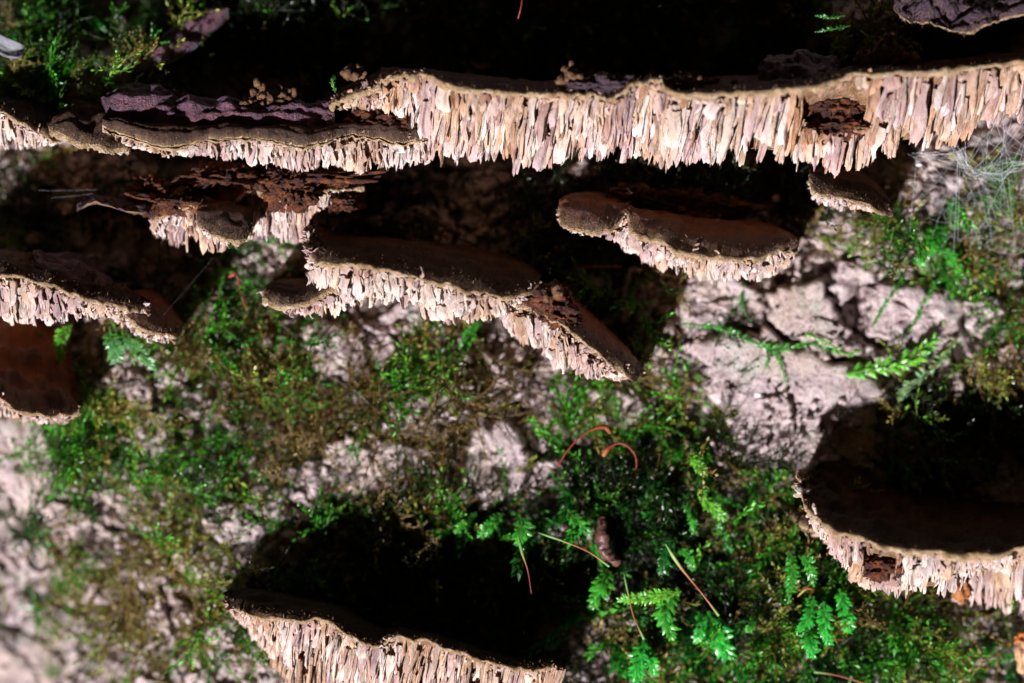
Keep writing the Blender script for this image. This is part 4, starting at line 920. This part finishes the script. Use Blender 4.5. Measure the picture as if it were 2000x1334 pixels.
# spore stalks of the moss
def stalk(pts, radii, cols, label, group=None, d=None, d_up=60, name='spore_stalk'):
    p = np.array(pts, float); n = 22
    L_ = cr(np.hstack([p, np.zeros((len(p), 1))]), n)[:, :2]
    dd = bark_h(L_[:, 0], L_[:, 1]).mean() + d_up if d is None else d
    W = P(L_[:, 0], L_[:, 1], dd + 8 * np.sin(np.linspace(0, 3, n))); base = W[-1].copy(); t = np.linspace(0, 1, n)
    v, f = tube(W - base, np.interp(t, np.linspace(0, 1, len(radii)), radii) * U * .68, 7)
    cc = np.stack([np.interp(t, np.linspace(0, 1, len(cols)), [c[k] for c in cols]) for k in range(3)], 1)
    o = link(name, mesh(name, v, f, M_STALK, col=np.repeat(cc, 7, 0)), None, base); tag(o, label, 'spore stalk', group)
GR, RD, OR = (.12, .30, .06), (.20, .02, .008), (.28, .10, .02)
stalk([(1011, 1042), (1020, 1080), (1031, 1115), (1038, 1160)], [.5, 5, 4.5, 2.2, 1.6, 1.4, 1.2], [GR, GR, OR, RD, RD], 'upright green tipped spore stalk in the black shadow', d=150)
stalk([(1050, 1040), (1095, 1055), (1150, 1078), (1190, 1106)], [.5, 4, 3, 2, 2, 3, 4], [GR, GR, OR, OR, GR], 'spore stalk slanting right towards the knobbly pellet', d=150)
stalk([(1300, 1062), (1330, 1108), (1372, 1160), (1404, 1202)], [2, 6, 5, 3.2, 3, 3.2, 5], [GR, (.30, .42, .14), OR, RD, OR, GR], 'thickest red and green spore stalk rising from the glossy shoot', d=168)
stalk([(1218, 1116), (1227, 1160), (1238, 1205), (1258, 1248)], [.5, 3.6, 2.5, 2, 2, 2.4, 5], [GR, GR, OR, RD, GR], 'thin curved red spore stalk above a forked emerald shoot', d=150)
stalk([(1590, 1312), (1630, 1318), (1680, 1332), (1720, 1345)], [4, 2.5, 2.2, 2], [GR, RD, OR, OR], 'orange spore stalk lying near the foot of the trunk', d=90)
stalk([(1192, 846), (1180, 834), (1150, 842), (1115, 872), (1086, 915)], [4, 8, 6, 3, 2.6, 2.4, 3], [OR, RD, RD, RD, RD], 'arched red dried spore stalk with drooping capsule', d=100)
stalk([(1178, 890), (1190, 874), (1215, 866), (1240, 888), (1244, 926)], [7, 9, 3, 3, 2.6, 2.6, 3.4], [OR, RD, RD, RD, RD], 'hooked red dried spore stalk next to the arched one', d=100)
stalk([(448, 540), (462, 536), (468, 560), (478, 600)], [4, 6, 4, 2.5, 2, 2], [(.3, .04, .05), RD, RD], 'small red spore stalk in moss between the left and middle brackets', d=60)
stalk([(1115, 527), (1150, 522), (1215, 521)], [1, 2.4, 2.6, 2], [RD, RD, RD], 'fine red stalk in the dark under the two lobed bracket', d=70)
stalk([(1022, -20), (1018, 12), (1012, 36)], [2.4, 2.4, 2.4], [RD, RD], 'red stalk end in the darkness above the long shelf', d=160)
stalk([(1558, 1165), (1575, 1150), (1592, 1152)], [1, 4, 3.6, 2], [(.4, .42, .1), OR, OR], 'tiny yellow capsule above the shoots by the cupped bracket', d=100)

# knobbly pellet, leaf scrap
pb = P(1185, 1060, 90)
W = P(*cr([(1176, 1012, 90), (1176, 1050, 100), (1184, 1080, 100), (1210, 1102, 96)], 34).T) - pb
v, f = tube(W, np.array([10.5 * math.sin(math.pi * (.12 + .80 * k / 33)) ** .5 for k in range(34)]) * U * 1.15, 12)
v = v + (fbm(v[:, 0] / U / 7, v[:, 1] / U / 7, v[:, 2] / U / 7, oct=3, seed=4) * 4.2 * U)[:, None] * np.array([.7, -1, .5])
tag(link('droppings_pellet', mesh('droppings_pellet', v, f, plain('pellet', (.13, .06, .05), .35, .7, 900)), None, pb), 'knobbly purplish brown pellet hanging among the moss shoots', 'pellet')

lb = P(10, 90, 90); q = np.linspace(-1, 1, 14); a, b = np.meshgrid(q, q, indexing='ij')
wl = np.sqrt(np.clip(1 - a ** 2 * .8, 0, 1))
Xl = a * 42 + 4; Yl = b * 17 * wl + 10 * np.sin(a * 2); Dl = 12 * b ** 2 + 10 * np.sin(a * 3) + 3 * fbm(a * 4, b * 4, seed=6)
lo = link('leaf_scrap', mesh('leaf_scrap', P(10 + Xl - 10, 88 + Yl, 94 + Dl).reshape(-1, 3) - lb, gridF(14, 14), plain('dry_leaf', (.17, .17, .19), .7, .3, 400)), None, lb)
so = lo.modifiers.new('solid', 'SOLIDIFY'); so.thickness = .0004
tag(lo, 'grey dry leaf scrap caught in the moss above the left end of the shelf', 'leaf')

# white grains
for i, (x, y, s, g, lab) in enumerate([(1795, 322, 5, 90, 'white egg like grain caught in the cobweb'), (1732, 366, 4, 60, 'white grain on the bark beside the little tan bracket'), (1482, 771, 8, 38, 'cream grain sitting on the big smooth bark plate'),
                                       (1555, 549, 9, 34, 'white flat grain wedged above the smooth bark plate'), (385, 750, 10, 40, 'white grain in the moss below the small orange brown bracket'), (55, 1185, 10, 40, 'pale blue white grain at the blurred left of the trunk'), (1284, 870, 6, 44, 'white grain among moss right of the red hooked stalk'),
                                       (540, 344, 7, 175, 'pale chip lying on the rotting rust bracket')]):
    r = np.random.RandomState(i); a, b = np.meshgrid(np.linspace(0, np.pi, 8), np.linspace(0, 2 * np.pi, 12), indexing='ij')
    k = 1 + .16 * fbm(np.sin(a) * np.cos(b) * 2 + i, np.cos(a) * 2, np.sin(a) * np.sin(b) * 2, seed=i)
    dd = g if g > 80 else float(bark_h(x, y)) + g
    pb = P(x, y, dd); v = np.stack([np.sin(a) * np.cos(b) * k * 1.5, np.sin(a) * np.sin(b) * k, np.cos(a) * k * .8], -1).reshape(-1, 3) * s * U * .8
    tag(link('white_grain', mesh('white_grain', v, gridF(8, 12), M_WHITE), None, pb), lab, 'grain', 'white grains on the trunk')

# cobweb: a sheet of crossing threads hung below the right end of the shelf
def web(name, label, lines, rad, base):
    ch = []
    for p0, p1, sag in lines:
        t = np.linspace(0, 1, 7)[:, None]; W = P(*p0) * (1 - t) + P(*p1) * t; W[:, 2] -= sag * U * 4 * (t * (1 - t))[:, 0]
        v, f = tube(W - base, rad * U * rnd.uniform(.6, 1.3), 3); ch.append((v, f, np.ones((len(v), 3))))
    V_, F_, _ = join(ch); o = link(name, mesh(name, V_, F_, M_SILK), None, base); tag(o, label, 'cobweb'); return o
lines = []
anch = [(1790, 300, 150), (1830, 300, 190), (1870, 282, 200), (1920, 262, 210), (1960, 240, 220), (2010, 232, 220), (1760, 340, 90)]
node = [(1872, 296, 170), (1890, 330, 160), (1910, 342, 160), (1950, 340, 165), (1985, 325, 170), (2030, 310, 170)]
for i in range(len(node) - 1):
    for k in range(13):
        j = lambda s: rnd.gauss(0, s)
        a, b = node[i], node[i + 1]; lines.append(((a[0] + j(6), a[1] + j(7), a[2] + j(5)), (b[0] + j(6), b[1] + j(7), b[2] + j(5)), rnd.uniform(0, 5)))
for k in range(42):
    a = rnd.choice(node + anch); b = (rnd.uniform(1740, 2040), rnd.uniform(340, 500), rnd.uniform(20, 70))
    if abs(a[0] - b[0]) > 150: continue
    lines.append(((a[0] + rnd.gauss(0, 10), a[1] + rnd.gauss(0, 8), a[2]), b, rnd.uniform(-4, 8)))
for k in range(60):
    a, b = rnd.choice(anch), rnd.choice(node)
    if abs(a[0] - b[0]) > 110: continue
    lines.append(((a[0] + rnd.gauss(0, 14), a[1] + rnd.gauss(0, 4), a[2]), (b[0] + rnd.gauss(0, 8), b[1] + rnd.gauss(0, 6), b[2]), rnd.uniform(0, 6)))
for k in range(150):
    x, y = rnd.gauss(1935, 60), rnd.gauss(400, 45); an = rnd.uniform(0, 6.28); L_ = rnd.uniform(20, 70)
    lines.append(((x, y, rnd.uniform(40, 100)), (x + L_ * math.cos(an), y + L_ * math.sin(an) * .6, rnd.uniform(40, 100)), rnd.uniform(-3, 6)))
web('cobweb', 'tangled bluish white cobweb slung beneath the right end of the long shelf', lines, .17, P(1900, 330, 150))
web('cobweb', 'few taut silk threads glinting in the dark left of the rotten rust bracket', [((75, 372, 120), (240, 367, 140), 2.), ((100, 386, 110), (205, 374, 130), 2.)], .09, P(150, 375, 120))
web('cobweb', 'single fine silk thread slanting across the moss between left brackets', [((315, 620, 185), (415, 505, 130), 1)], .09, P(360, 560, 150))
